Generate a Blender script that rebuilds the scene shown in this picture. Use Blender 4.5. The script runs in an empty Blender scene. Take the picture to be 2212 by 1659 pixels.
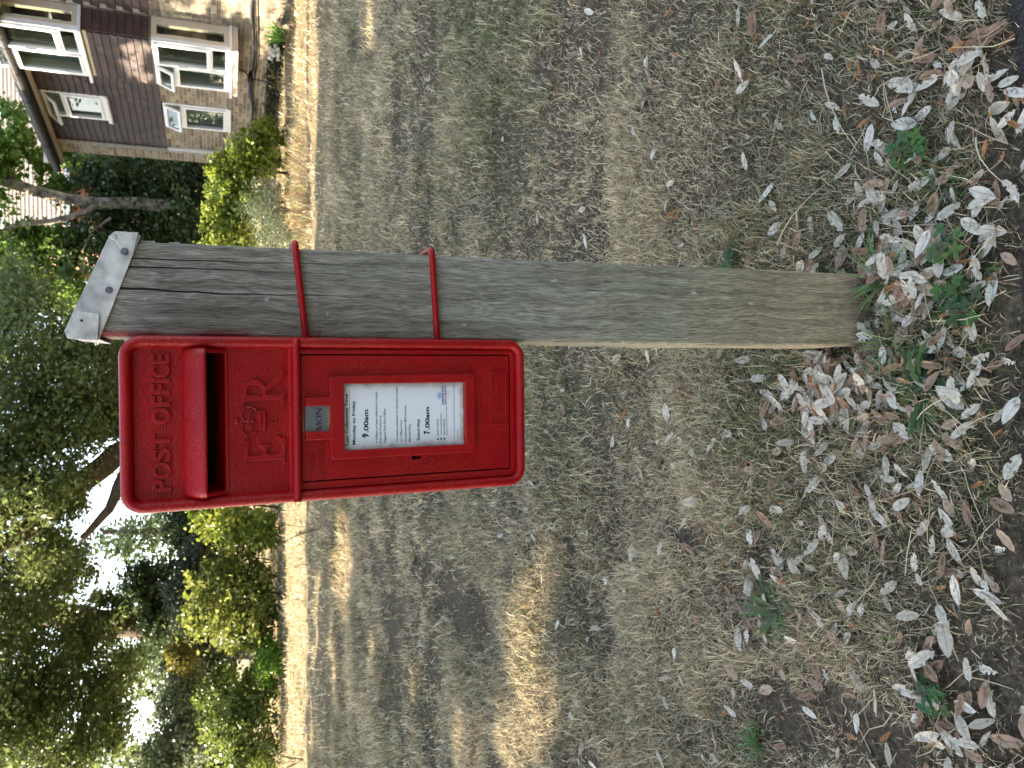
import bpy, math, random
import numpy as np
from mathutils import Matrix, Vector
random.seed(7); RNG = np.random.default_rng(11)
scene = bpy.context.scene
COL = scene.collection
R = math.radians
# ------------------------------------------------------------------ camera, sky, sun, exposure
CAMH = 1.28
PITCH, ROLL = R(20.65), R(.77)
Fv = np.array([0, math.cos(PITCH), -math.sin(PITCH)]); Rv = np.array([1., 0, 0]); Dv = np.array([0, -math.sin(PITCH), -math.cos(PITCH)])
Xc = math.cos(ROLL)*Dv - math.sin(ROLL)*Rv
Yc = math.cos(ROLL)*Rv + math.sin(ROLL)*Dv
cd = bpy.data.cameras.new('camera'); cam = bpy.data.objects.new('camera', cd); COL.objects.link(cam)
m = Matrix.Identity(4)
for i in range(3):
    m[i][0] = Xc[i]; m[i][1] = Yc[i]; m[i][2] = -Fv[i]
m[2][3] = CAMH
cam.matrix_world = m
cd.sensor_width = 36; cd.lens = 27.03; cd.clip_start = .05; cd.clip_end = 600
cd.dof.use_dof = True; cd.dof.focus_distance = 1.3; cd.dof.aperture_fstop = 12
scene.camera = cam
SUN_EL = R(26); SUN_DIR = np.array([-.963, .27]); SUN_DIR = SUN_DIR/np.linalg.norm(SUN_DIR)
world = bpy.data.worlds.new('World'); scene.world = world; world.use_nodes = True
wn = world.node_tree.nodes; wl = world.node_tree.links
sky = wn.new('ShaderNodeTexSky'); sky.sky_type = 'NISHITA'; sky.sun_disc = False
sky.sun_elevation = SUN_EL; sky.sun_rotation = math.atan2(SUN_DIR[0], SUN_DIR[1]) % (2*math.pi)
sky.dust_density = 1.6; sky.air_density = 1.0
hs = wn.new('ShaderNodeHueSaturation'); hs.inputs['Saturation'].default_value = .7; wl.new(sky.outputs[0], hs.inputs['Color']); wl.new(hs.outputs[0], wn['Background'].inputs[0]); wn['Background'].inputs[1].default_value = .135
sl = bpy.data.lights.new('sun', 'SUN'); sl.energy = 5.0; sl.angle = R(.55); sl.color = (1, .83, .6)
so = bpy.data.objects.new('sun', sl); COL.objects.link(so)
sv = Vector((SUN_DIR[0]*math.cos(SUN_EL), SUN_DIR[1]*math.cos(SUN_EL), math.sin(SUN_EL)))
so.rotation_euler = sv.to_track_quat('Z', 'Y').to_euler(); so.location = sv*60
scene.view_settings.view_transform = 'Standard'; scene.view_settings.look = 'None'
scene.view_settings.exposure = 2.38; scene.view_settings.gamma = 1
scene.view_settings.use_curve_mapping = False
scene.cycles.max_bounces = 6; scene.cycles.transparent_max_bounces = 8
KSH = math.cos(SUN_EL)/math.sin(SUN_EL)         # shadow length per metre of height

# ------------------------------------------------------------------ measuring helpers
def at(x, y, Y):                                 # point of the place at distance Y seen in direction x, y
    d = Fv + Xc*(x-1106)/1661 - Yc*(y-829.5)/1661
    return np.array([0, 0, CAMH]) + d*Y/d[1]
def ground_at(x, y, z=0):
    d = Fv + Xc*(x-1106)/1661 - Yc*(y-829.5)/1661
    return np.array([0, 0, CAMH]) + d*(z-CAMH)/d[2]
def sstep(a, b, x):
    t = np.clip((x-a)/(b-a), 0, 1); return t*t*(3-2*t)
_tab = np.random.default_rng(3).random((256, 256))
def vnoise(x, y, s=1.0, k=0):
    x = np.asarray(x, float)/s+k*17.3; y = np.asarray(y, float)/s+k*9.1
    xi = np.floor(x).astype(int); yi = np.floor(y).astype(int); fx = x-xi; fy = y-yi
    fx = fx*fx*(3-2*fx); fy = fy*fy*(3-2*fy)
    g = lambda a, b: _tab[a % 256, b % 256]
    return (g(xi, yi)*(1-fx)+g(xi+1, yi)*fx)*(1-fy)+(g(xi, yi+1)*(1-fx)+g(xi+1, yi+1)*fx)*fy
def fbm(x, y, s, k=0):
    return .5*vnoise(x, y, s, k)+.3*vnoise(x, y, s/2.1, k+1)+.2*vnoise(x, y, s/4.3, k+2)
def hummock(x, y):
    return sstep(.36, .62, .6*vnoise(x, y, .38, 51)+.4*vnoise(x, y, .16, 52))
def terrain(x, y):
    x = np.asarray(x, float); y = np.asarray(y, float)
    h = .26*sstep(6, 18, y)
    amp = sstep(1.0, 1.35, y)
    h = h + amp*(.028*(vnoise(x, y, .45, 5)-.5)+.012*(vnoise(x, y, .15, 6)-.5)) * (1+.6*sstep(3, 8, y))
    h = h + amp*.011*(hummock(x, y)-.4)*(1+.8*sstep(3, 8, y))
    h = h - .034*np.exp(-(((x-.147)/.15)**2+((y-1.25)/.10)**2))
    h = h - .012*sstep(1.02, .93, y + .03*x)
    return h

# ------------------------------------------------------------------ materials
def new_mat(name):
    mt = bpy.data.materials.new(name); mt.use_nodes = True
    nt = mt.node_tree; return mt, nt, nt.nodes, nt.links, nt.nodes['Principled BSDF']
def node(ns, t, **kw):
    n = ns.new(t)
    for k, v in kw.items():
        if k in n.inputs: n.inputs[k].default_value = v
        else: setattr(n, k, v)
    return n
def ramp(ns, stops):
    r = ns.new('ShaderNodeValToRGB'); e = r.color_ramp.elements
    while len(e) < len(stops): e.new(.5)
    for q, (p, c) in zip(e, stops): q.position = p; q.color = (*c, 1)
    return r
def simple(name, col, rough=.6, metal=0, var=.15, scale=30, bump=0, bscale=200, spec=.5, coat=0):
    mt, nt, ns, ls, b = new_mat(name)
    tc = ns.new('ShaderNodeTexCoord'); n = node(ns, 'ShaderNodeTexNoise', Scale=scale, Detail=5.)
    ls.new(tc.outputs['Object'], n.inputs['Vector'])
    r = ramp(ns, [(.3, tuple(c*(1-var) for c in col)), (.7, tuple(min(1, c*(1+var)) for c in col))])
    ls.new(n.outputs['Fac'], r.inputs[0]); ls.new(r.outputs[0], b.inputs['Base Color'])
    b.inputs['Roughness'].default_value = rough; b.inputs['Metallic'].default_value = metal
    b.inputs['Specular IOR Level'].default_value = spec; b.inputs['Coat Weight'].default_value = coat
    if bump:
        n2 = node(ns, 'ShaderNodeTexNoise', Scale=bscale, Detail=4.); ls.new(tc.outputs['Object'], n2.inputs['Vector'])
        bp = node(ns, 'ShaderNodeBump', Strength=1., Distance=bump); ls.new(n2.outputs['Fac'], bp.inputs['Height']); ls.new(bp.outputs[0], b.inputs['Normal'])
    return mt
def tinted(name, rough=.7, trans=0, spec=.3, noise=0, nscale=20, bump=0):      # colour from the piece's own 'tint'
    mt, nt, ns, ls, b = new_mat(name)
    a = ns.new('ShaderNodeAttribute'); a.attribute_name = 'tint'
    csock = a.outputs['Color']
    if noise:
        tc = ns.new('ShaderNodeTexCoord'); n = node(ns, 'ShaderNodeTexNoise', Scale=nscale, Detail=5.); ls.new(tc.outputs['Object'], n.inputs['Vector'])
        mr = node(ns, 'ShaderNodeMapRange'); mr.inputs[1].default_value = .3; mr.inputs[2].default_value = .7; mr.inputs[3].default_value = 1-noise; mr.inputs[4].default_value = 1+noise
        ls.new(n.outputs['Fac'], mr.inputs[0])
        mx = node(ns, 'ShaderNodeVectorMath', operation='SCALE'); ls.new(csock, mx.inputs[0]); ls.new(mr.outputs[0], mx.inputs['Scale']); csock = mx.outputs[0]
        if bump:
            bp = node(ns, 'ShaderNodeBump', Strength=1., Distance=bump); ls.new(n.outputs['Fac'], bp.inputs['Height']); ls.new(bp.outputs[0], b.inputs['Normal'])
    ls.new(csock, b.inputs['Base Color']); b.inputs['Roughness'].default_value = rough; b.inputs['Specular IOR Level'].default_value = spec
    if trans:
        t = ns.new('ShaderNodeBsdfTranslucent'); ls.new(csock, t.inputs['Color'])
        ms = node(ns, 'ShaderNodeMixShader'); ms.inputs[0].default_value = trans
        ls.new(b.outputs[0], ms.inputs[1]); ls.new(t.outputs[0], ms.inputs[2]); ls.new(ms.outputs[0], ns['Material Output'].inputs['Surface'])
    return mt
MAT = {}
MAT['leaf'] = tinted('foliage', .38, .45, .5)
MAT['grass'] = tinted('grass_blades', .6, .25, .25)
MAT['litter'] = tinted('dead_leaf', .65, .1, .3, noise=.16, nscale=90, bump=.0004)
MAT['brick'] = tinted('stock_brick', .9, 0, .2, noise=.22, nscale=14, bump=.004)
MAT['tile'] = tinted('clay_tile', .62, 0, .4, noise=.15, nscale=9, bump=.003)
MAT['mortar'] = simple('mortar', (.58, .52, .43), .95, var=.15, scale=12)
MAT['pvc'] = simple('white_plastic', (.8, .8, .8), .35, var=.03)
MAT['cream'] = simple('cream_paint', (.6, .5, .4), .7, var=.06, scale=6)
MAT['black'] = simple('black_plastic', (.012, .012, .013), .5)
MAT['dark'] = simple('interior_darkness', (.008, .007, .006), .9)  # near-black colour standing in for unlit hollows
MAT['curtain'] = simple('net_curtain', (.24, .285, .27), .9, var=.08)
MAT['zinc'] = simple('weathered_zinc', (.55, .53, .51), .5, metal=.25, var=.42, scale=38, bump=.0012, bscale=60)
MAT['nail'] = simple('nail_head', (.16, .16, .18), .5, metal=.7, var=.3, scale=200)
MAT['tab'] = simple('tab_metal', (.2, .22, .235), .38, metal=.4, var=.15, scale=60)
MAT['brass'] = simple('brass_edge', (.4, .33, .22), .4, metal=.6, var=.3, scale=200)
MAT['ink'] = simple('black_ink', (.015, .015, .018), .6, var=.05)
MAT['grey_ink'] = simple('grey_ink', (.05, .052, .06), .6, var=.05)
MAT['purple'] = simple('faded_purple_ink', (.36, .26, .46), .6, var=.05)
MAT['blue_ink'] = simple('faded_blue_ink', (.36, .5, .75), .6, var=.1)
MAT['lilac'] = simple('faded_outline', (.5, .55, .68), .6, var=.05)
MAT['tar'] = simple('tarmac', (.04, .037, .035), .95, var=.7, scale=260, bump=.008, bscale=160, spec=.15)
MAT['bark'] = simple('bark', (.11, .08, .06), .95, var=.35, scale=9, bump=.03, bscale=12)
MAT['bark_plane'] = simple('plane_bark', (.2, .175, .14), .9, var=.75, scale=7, bump=.02, bscale=9)
# card behind glass of the notice: grime towards its edges
def card_mat():
    mt, nt, ns, ls, b = new_mat('notice_card')
    tc = ns.new('ShaderNodeTexCoord'); n = node(ns, 'ShaderNodeTexNoise', Scale=55., Detail=6.)
    ls.new(tc.outputs['Object'], n.inputs['Vector'])
    sp = ns.new('ShaderNodeSeparateXYZ'); ls.new(tc.outputs['Object'], sp.inputs[0])
    def edge(sock, c, half):
        a = node(ns, 'ShaderNodeMath', operation='SUBTRACT'); ls.new(sock, a.inputs[0]); a.inputs[1].default_value = c
        q = node(ns, 'ShaderNodeMath', operation='ABSOLUTE'); ls.new(a.outputs[0], q.inputs[0])
        d = node(ns, 'ShaderNodeMath', operation='SUBTRACT'); d.inputs[0].default_value = half; ls.new(q.outputs[0], d.inputs[1]); return d.outputs[0]
    mn = node(ns, 'ShaderNodeMath', operation='MINIMUM'); ls.new(edge(sp.outputs[0], .0015, .0535), mn.inputs[0]); ls.new(edge(sp.outputs[2], .32-.1015, .103), mn.inputs[1])
    md = node(ns, 'ShaderNodeMath', operation='MULTIPLY_ADD'); ls.new(n.outputs['Fac'], md.inputs[0]); md.inputs[1].default_value = -.014; ls.new(mn.outputs[0], md.inputs[2])
    r = ramp(ns, [(0., (.2, .17, .12)), (.35, (.5, .5, .47)), (1., (.84, .87, .90))])
    mr = node(ns, 'ShaderNodeMapRange'); mr.inputs[1].default_value = -.009; mr.inputs[2].default_value = .003; ls.new(md.outputs[0], mr.inputs[0])
    ls.new(mr.outputs[0], r.inputs[0]); ls.new(r.outputs[0], b.inputs['Base Color']); b.inputs['Roughness'].default_value = .3
    return mt
MAT['card'] = card_mat()
def red_paint():
    mt, nt, ns, ls, b = new_mat('red_gloss_paint')
    tc = ns.new('ShaderNodeTexCoord')
    n = node(ns, 'ShaderNodeTexNoise', Scale=14., Detail=6., Roughness=.6); ls.new(tc.outputs['Object'], n.inputs['Vector'])
    r = ramp(ns, [(.3, (.27, .0008, .0035)), (.7, (.38, .0016, .0045))]); ls.new(n.outputs['Fac'], r.inputs[0])
    mp = node(ns, 'ShaderNodeMapping'); mp.inputs['Scale'].default_value = (1, 1, 2.6); ls.new(tc.outputs['Object'], mp.inputs[0])
    n2 = node(ns, 'ShaderNodeTexNoise', Scale=300., Detail=3.); ls.new(mp.outputs[0], n2.inputs['Vector'])
    n3 = node(ns, 'ShaderNodeTexNoise', Scale=9., Detail=4.); ls.new(tc.outputs['Object'], n3.inputs['Vector'])
    r3 = ramp(ns, [(.40, (.05, .05, .05)), (.58, (1, 1, 1))]); ls.new(n3.outputs['Fac'], r3.inputs[0])
    # orange flecks on the bump peaks, more of them in broad noise patches
    r2 = ramp(ns, [(.55, (0, 0, 0)), (.68, (1, 1, 1))]); ls.new(n2.outputs['Fac'], r2.inputs[0])
    mu = node(ns, 'ShaderNodeMath', operation='MULTIPLY'); ls.new(r2.outputs[0], mu.inputs[0]); ls.new(r3.outputs[0], mu.inputs[1])
    mu2 = node(ns, 'ShaderNodeMath', operation='MULTIPLY'); ls.new(mu.outputs[0], mu2.inputs[0]); mu2.inputs[1].default_value = .75
    mx = ns.new('ShaderNodeMixRGB'); ls.new(mu2.outputs[0], mx.inputs[0]); ls.new(r.outputs[0], mx.inputs[1]); mx.inputs[2].default_value = (.46, .07, .03, 1)
    # dirt specks
    n4 = node(ns, 'ShaderNodeTexNoise', Scale=70., Detail=4.); ls.new(tc.outputs['Object'], n4.inputs['Vector'])
    r4 = ramp(ns, [(.70, (0, 0, 0)), (.76, (.7, .7, .7))]); ls.new(n4.outputs['Fac'], r4.inputs[0])
    mx2 = ns.new('ShaderNodeMixRGB'); ls.new(r4.outputs[0], mx2.inputs[0]); ls.new(mx.outputs[0], mx2.inputs[1]); mx2.inputs[2].default_value = (.16, .04, .03, 1)
    ls.new(mx2.outputs[0], b.inputs['Base Color'])
    b.inputs['Roughness'].default_value = .34; b.inputs['Specular IOR Level'].default_value = .12; b.inputs['Coat Weight'].default_value = .45; b.inputs['Coat Roughness'].default_value = .06
    bp = node(ns, 'ShaderNodeBump', Strength=.8, Distance=.0013); ls.new(n2.outputs['Fac'], bp.inputs['Height'])
    n5 = node(ns, 'ShaderNodeTexNoise', Scale=45., Detail=3.); ls.new(tc.outputs['Object'], n5.inputs['Vector'])
    bp2 = node(ns, 'ShaderNodeBump', Strength=.6, Distance=.002); ls.new(n5.outputs['Fac'], bp2.inputs['Height']); ls.new(bp.outputs[0], bp2.inputs['Normal'])
    ls.new(bp2.outputs[0], b.inputs['Normal']); ls.new(bp.outputs[0], b.inputs['Coat Normal'])
    return mt
MAT['red'] = red_paint()
def oak_mat():
    mt, nt, ns, ls, b = new_mat('weathered_oak')
    tc = ns.new('ShaderNodeTexCoord')
    # slow warp so that the grain wanders
    nw = node(ns, 'ShaderNodeTexNoise', Scale=5., Detail=2.); ls.new(tc.outputs['Object'], nw.inputs['Vector'])
    sw = node(ns, 'ShaderNodeVectorMath', operation='SCALE'); ls.new(nw.outputs['Color'], sw.inputs[0]); sw.inputs['Scale'].default_value = .03
    ad = node(ns, 'ShaderNodeVectorMath', operation='ADD'); ls.new(tc.outputs['Object'], ad.inputs[0]); ls.new(sw.outputs[0], ad.inputs[1])
    mp = node(ns, 'ShaderNodeMapping'); mp.inputs['Scale'].default_value = (1, 1, .05); ls.new(ad.outputs[0], mp.inputs[0])
    g1 = node(ns, 'ShaderNodeTexNoise', Scale=620., Detail=5., Roughness=.65); ls.new(mp.outputs[0], g1.inputs['Vector'])
    g2 = node(ns, 'ShaderNodeTexNoise', Scale=110., Detail=4.); ls.new(mp.outputs[0], g2.inputs['Vector'])
    n3 = node(ns, 'ShaderNodeTexNoise', Scale=7., Detail=4.); ls.new(tc.outputs['Object'], n3.inputs['Vector'])
    r1 = ramp(ns, [(.30, (.085, .078, .066)), (.48, (.235, .22, .185)), (.68, (.41, .385, .34))]); ls.new(g1.outputs['Fac'], r1.inputs[0])
    r2 = ramp(ns, [(.3, (.6, .59, .57)), (.7, (1.2, 1.2, 1.2))]); ls.new(g2.outputs['Fac'], r2.inputs[0])
    m1 = ns.new('ShaderNodeMixRGB'); m1.blend_type = 'MULTIPLY'; m1.inputs[0].default_value = 1; ls.new(r1.outputs[0], m1.inputs[1]); ls.new(r2.outputs[0], m1.inputs[2])
    # brownish foot, greenish algae lower half, pale lichen spots
    sp = ns.new('ShaderNodeSeparateXYZ'); ls.new(tc.outputs['Object'], sp.inputs[0])
    zz = node(ns, 'ShaderNodeMath', operation='MULTIPLY_ADD'); ls.new(n3.outputs['Fac'], zz.inputs[0]); zz.inputs[1].default_value = .45; ls.new(sp.outputs[2], zz.inputs[2])
    rz = ramp(ns, [(0., (1.15, .97, .76)), (.22, (1.18, 1.05, .85)), (.42, (1.08, 1.10, .92)), (.62, (1.0, 1.0, .96)), (1., (1.0, .98, .95))])
    mr = node(ns, 'ShaderNodeMapRange'); mr.inputs[1].default_value = .15; mr.inputs[2].default_value = 1.5; ls.new(zz.outputs[0], mr.inputs[0]); ls.new(mr.outputs[0], rz.inputs[0])
    m2 = ns.new('ShaderNodeMixRGB'); m2.blend_type = 'MULTIPLY'; m2.inputs[0].default_value = 1; ls.new(m1.outputs[0], m2.inputs[1]); ls.new(rz.outputs[0], m2.inputs[2])
    nl = node(ns, 'ShaderNodeTexNoise', Scale=60., Detail=3.); mpl = node(ns, 'ShaderNodeMapping'); mpl.inputs['Scale'].default_value = (1, 1, .5); ls.new(tc.outputs['Object'], mpl.inputs[0]); ls.new(mpl.outputs[0], nl.inputs['Vector'])
    rl = ramp(ns, [(.69, (0, 0, 0)), (.73, (.8, .8, .8))]); ls.new(nl.outputs['Fac'], rl.inputs[0])
    m3 = ns.new('ShaderNodeMixRGB'); ls.new(rl.outputs[0], m3.inputs[0]); ls.new(m2.outputs[0], m3.inputs[1]); m3.inputs[2].default_value = (.42, .42, .38, 1)
    # long drying cracks in the upper half
    cr = None
    for x0, wob, z0, z1 in ((.147-.147, .005, 1.02, 1.6), (.183-.147, .0035, 1.05, 1.8), (.196-.147, .004, .95, 2.1)):
        nz = node(ns, 'ShaderNodeTexNoise', Scale=6., Detail=3.); cm = ns.new('ShaderNodeCombineXYZ'); cm.inputs[0].default_value = x0*40; ls.new(sp.outputs[2], cm.inputs[2]); ls.new(cm.outputs[0], nz.inputs['Vector'])
        e = node(ns, 'ShaderNodeMath', operation='MULTIPLY_ADD'); ls.new(nz.outputs['Fac'], e.inputs[0]); e.inputs[1].default_value = -wob*4; ls.new(sp.outputs[0], e.inputs[2])
        f = node(ns, 'ShaderNodeMath', operation='ADD'); ls.new(e.outputs[0], f.inputs[0]); f.inputs[1].default_value = -x0+wob*2
        q = node(ns, 'ShaderNodeMath', operation='ABSOLUTE'); ls.new(f.outputs[0], q.inputs[0])
        zr = node(ns, 'ShaderNodeMapRange'); zr.inputs[1].default_value = z0; zr.inputs[2].default_value = z1; zr.inputs[3].default_value = 0; zr.inputs[4].default_value = .0026; ls.new(sp.outputs[2], zr.inputs[0])
        lt = node(ns, 'ShaderNodeMath', operation='LESS_THAN'); ls.new(q.outputs[0], lt.inputs[0]); ls.new(zr.outputs[0], lt.inputs[1])
        if cr is None: cr = lt.outputs[0]
        else:
            mxx = node(ns, 'ShaderNodeMath', operation='MAXIMUM'); ls.new(cr, mxx.inputs[0]); ls.new(lt.outputs[0], mxx.inputs[1]); cr = mxx.outputs[0]
    m4 = ns.new('ShaderNodeMixRGB'); ls.new(cr, m4.inputs[0]); ls.new(m3.outputs[0], m4.inputs[1]); m4.inputs[2].default_value = (.012, .011, .012, 1)
    # smears of red paint next to the box
    xr = node(ns, 'ShaderNodeMapRange'); xr.inputs[1].default_value = -.052; xr.inputs[2].default_value = -.068; ls.new(sp.outputs[0], xr.inputs[0])
    z2 = node(ns, 'ShaderNodeMath', operation='GREATER_THAN'); ls.new(sp.outputs[2], z2.inputs[0]); z2.inputs[1].default_value = 1.13
    nr = node(ns, 'ShaderNodeTexNoise', Scale=18., Detail=5.); ls.new(mpl.outputs[0], nr.inputs['Vector'])
    rr = ramp(ns, [(.48, (0, 0, 0)), (.56, (1, 1, 1))]); ls.new(nr.outputs['Fac'], rr.inputs[0])
    k1 = node(ns, 'ShaderNodeMath', operation='MULTIPLY'); ls.new(xr.outputs[0], k1.inputs[0]); ls.new(z2.outputs[0], k1.inputs[1])
    k2 = node(ns, 'ShaderNodeMath', operation='MULTIPLY'); ls.new(k1.outputs[0], k2.inputs[0]); ls.new(rr.outputs[0], k2.inputs[1])
    m5 = ns.new('ShaderNodeMixRGB'); ls.new(k2.outputs[0], m5.inputs[0]); ls.new(m4.outputs[0], m5.inputs[1]); m5.inputs[2].default_value = (.16, .01, .018, 1)
    ls.new(m5.outputs[0], b.inputs['Base Color']); b.inputs['Roughness'].default_value = .85; b.inputs['Specular IOR Level'].default_value = .25
    bp = node(ns, 'ShaderNodeBump', Strength=.9, Distance=.0014); ls.new(g1.outputs['Fac'], bp.inputs['Height'])
    bp3 = node(ns, 'ShaderNodeBump', Strength=1., Distance=.004); bp3.invert = True; ls.new(cr, bp3.inputs['Height']); ls.new(bp.outputs[0], bp3.inputs['Normal'])
    ls.new(bp3.outputs[0], b.inputs['Normal'])
    return mt
MAT['oak'] = oak_mat()
def soil_mat():
    mt, nt, ns, ls, b = new_mat('dry_soil_and_thatch')
    tc = ns.new('ShaderNodeTexCoord')
    n = node(ns, 'ShaderNodeTexNoise', Scale=3., Detail=8., Roughness=.65); ls.new(tc.outputs['Object'], n.inputs['Vector'])
    n2 = node(ns, 'ShaderNodeTexNoise', Scale=70., Detail=6., Roughness=.7); ls.new(tc.outputs['Object'], n2.inputs['Vector'])
    r = ramp(ns, [(.35, (.045, .037, .028)), (.5, (.09, .074, .055)), (.65, (.17, .14, .10))]); ls.new(n2.outputs['Fac'], r.inputs[0])
    r2 = ramp(ns, [(.38, (.8, .8, .8)), (.62, (1.25, 1.2, 1.1))]); ls.new(n.outputs['Fac'], r2.inputs[0])
    m1 = ns.new('ShaderNodeMixRGB'); m1.blend_type = 'MULTIPLY'; m1.inputs[0].default_value = 1; ls.new(r.outputs[0], m1.inputs[1]); ls.new(r2.outputs[0], m1.inputs[2])
    # further off the turf thickens into straw, lightened to brighten the sunlit strip
    sp = ns.new('ShaderNodeSeparateXYZ'); ls.new(tc.outputs['Object'], sp.inputs[0])
    mr = node(ns, 'ShaderNodeMapRange'); mr.inputs[1].default_value = 5.; mr.inputs[2].default_value = 13.; ls.new(sp.outputs[1], mr.inputs[0])
    r3 = ramp(ns, [(.3, (.18, .145, .09)), (.7, (.40, .33, .2))]); ls.new(n2.outputs['Fac'], r3.inputs[0])
    m2 = ns.new('ShaderNodeMixRGB'); ls.new(mr.outputs[0], m2.inputs[0]); ls.new(m1.outputs[0], m2.inputs[1]); ls.new(r3.outputs[0], m2.inputs[2])
    ls.new(m2.outputs[0], b.inputs['Base Color']); b.inputs['Roughness'].default_value = .95; b.inputs['Specular IOR Level'].default_value = .1
    bp = node(ns, 'ShaderNodeBump', Strength=1., Distance=.012); ls.new(n2.outputs['Fac'], bp.inputs['Height']); ls.new(bp.outputs[0], b.inputs['Normal'])
    return mt
MAT['soil'] = soil_mat()
def glass_mat():
    mt, nt, ns, ls, b = new_mat('window_glass')
    g = ns.new('ShaderNodeBsdfGlossy'); g.inputs['Roughness'].default_value = .02; t = ns.new('ShaderNodeBsdfTransparent'); t.inputs[0].default_value = (.75, .8, .77, 1)
    fr = ns.new('ShaderNodeLayerWeight'); pw = node(ns, 'ShaderNodeMath', operation='POWER'); pw.inputs[1].default_value = 3.; ls.new(fr.outputs['Facing'], pw.inputs[0]); ma = node(ns, 'ShaderNodeMath', operation='MULTIPLY_ADD'); ma.inputs[1].default_value = .4; ma.inputs[2].default_value = .05; ls.new(pw.outputs[0], ma.inputs[0]); ms = ns.new('ShaderNodeMixShader')
    ls.new(ma.outputs[0], ms.inputs[0]); ls.new(t.outputs[0], ms.inputs[1]); ls.new(g.outputs[0], ms.inputs[2]); ls.new(ms.outputs[0], ns['Material Output'].inputs['Surface'])
    return mt
MAT['glass'] = glass_mat()

# ------------------------------------------------------------------ object helpers
def props(o, label=None, cat=None, group=None, kind=None):
    if label: o['label'] = label
    if cat: o['category'] = cat
    if group: o['group'] = group
    if kind: o['kind'] = kind
    return o
def empty(name, loc, rot=(0, 0, 0)):
    o = bpy.data.objects.new(name, None); COL.objects.link(o); o.location = loc; o.rotation_euler = rot; o.empty_display_size = .1
    return o
class MB:
    def __init__(s): s.v = []; s.f = []; s.t = []
    def add(s, vs, fs, tint=(1, 1, 1)):
        o = len(s.v); s.v += [tuple(float(c) for c in v) for v in vs]; s.f += [[o+i for i in f] for f in fs]; s.t += [tint]*len(fs); return s
    def box(s, a, b, tint=(1, 1, 1), fn=None):
        x0, y0, z0 = a; x1, y1, z1 = b
        vs = [(x0, y0, z0), (x1, y0, z0), (x1, y1, z0), (x0, y1, z0), (x0, y0, z1), (x1, y0, z1), (x1, y1, z1), (x0, y1, z1)]
        if fn: vs = [fn(*v) for v in vs]
        return s.add(vs, [(0, 3, 2, 1), (4, 5, 6, 7), (0, 1, 5, 4), (1, 2, 6, 5), (2, 3, 7, 6), (3, 0, 4, 7)], tint)
    def tube(s, pts, rad, n=8, tint=(1, 1, 1), cap=True):
        pts = [Vector(p) for p in pts]; rad = rad if hasattr(rad, '__len__') else [rad]*len(pts)
        d0 = (pts[1]-pts[0]).normalized(); up = Vector((0, 0, 1)) if abs(d0.z) < .9 else Vector((1, 0, 0)); u = d0.cross(up).normalized()
        vs = []
        for i, p in enumerate(pts):
            d = (pts[min(i+1, len(pts)-1)]-pts[max(i-1, 0)]).normalized(); u = (u-d*u.dot(d)).normalized(); w = d.cross(u)
            for k in range(n):
                a = 2*math.pi*k/n; vs.append(p+(u*math.cos(a)+w*math.sin(a))*rad[i])
        fs = [(i*n+k, i*n+(k+1) % n, (i+1)*n+(k+1) % n, (i+1)*n+k) for i in range(len(pts)-1) for k in range(n)]
        if cap: fs += [tuple(range(n))[::-1], tuple(range((len(pts)-1)*n, len(pts)*n))]
        return s.add(vs, fs, tint)
    def ball(s, c, r, n=8, tint=(1, 1, 1), sc=(1, 1, 1)):
        vs = []; fs = []
        for i in range(n//2+1):
            th = math.pi*i/(n//2)
            for k in range(n):
                a = 2*math.pi*k/n; vs.append((c[0]+r*sc[0]*math.sin(th)*math.cos(a), c[1]+r*sc[1]*math.sin(th)*math.sin(a), c[2]+r*sc[2]*math.cos(th)))
        for i in range(n//2):
            for k in range(n): fs.append((i*n+k, (i+1)*n+k, (i+1)*n+(k+1) % n, i*n+(k+1) % n))
        return s.add(vs, fs, tint)
    def mesh(s, name, mat, smooth=False):
        me = bpy.data.meshes.new(name); me.from_pydata(s.v, [], s.f); me.materials.append(mat)
        a = me.attributes.new('tint', 'FLOAT_COLOR', 'FACE'); arr = np.ones((len(s.f), 4), np.float32); arr[:, :3] = np.array(s.t, np.float32).reshape(-1, 3); a.data.foreach_set('color', arr.ravel())
        if smooth: me.polygons.foreach_set('use_smooth', [True]*len(me.polygons))
        me.update(); return me
    def build(s, name, mat, parent=None, smooth=False, kind=None):
        o = bpy.data.objects.new(name, s.mesh(name, MAT[mat] if isinstance(mat, str) else mat, smooth)); COL.objects.link(o)
        if parent is not None: o.parent = parent
        if kind: o['kind'] = kind
        return o
def np_mesh(name, V, F, T, mat, parent=None, kind=None, smooth=False):
    """V (n,3), F (m,k), T (m,3)"""
    me = bpy.data.meshes.new(name); k = F.shape[1]
    me.vertices.add(len(V)); me.vertices.foreach_set('co', V.astype(np.float32).ravel())
    me.loops.add(F.size); me.loops.foreach_set('vertex_index', F.astype(np.int32).ravel())
    me.polygons.add(len(F)); me.polygons.foreach_set('loop_start', np.arange(0, F.size, k, dtype=np.int32)); me.polygons.foreach_set('loop_total', np.full(len(F), k, np.int32))
    me.materials.append(mat); me.update(calc_edges=True)
    a = me.attributes.new('tint', 'FLOAT_COLOR', 'FACE'); arr = np.ones((len(F), 4), np.float32); arr[:, :3] = T; a.data.foreach_set('color', arr.ravel())
    if smooth: me.polygons.foreach_set('use_smooth', np.ones(len(F), bool))
    o = bpy.data.objects.new(name, me); COL.objects.link(o)
    if parent is not None: o.parent = parent
    if kind: o['kind'] = kind
    return o
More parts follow.
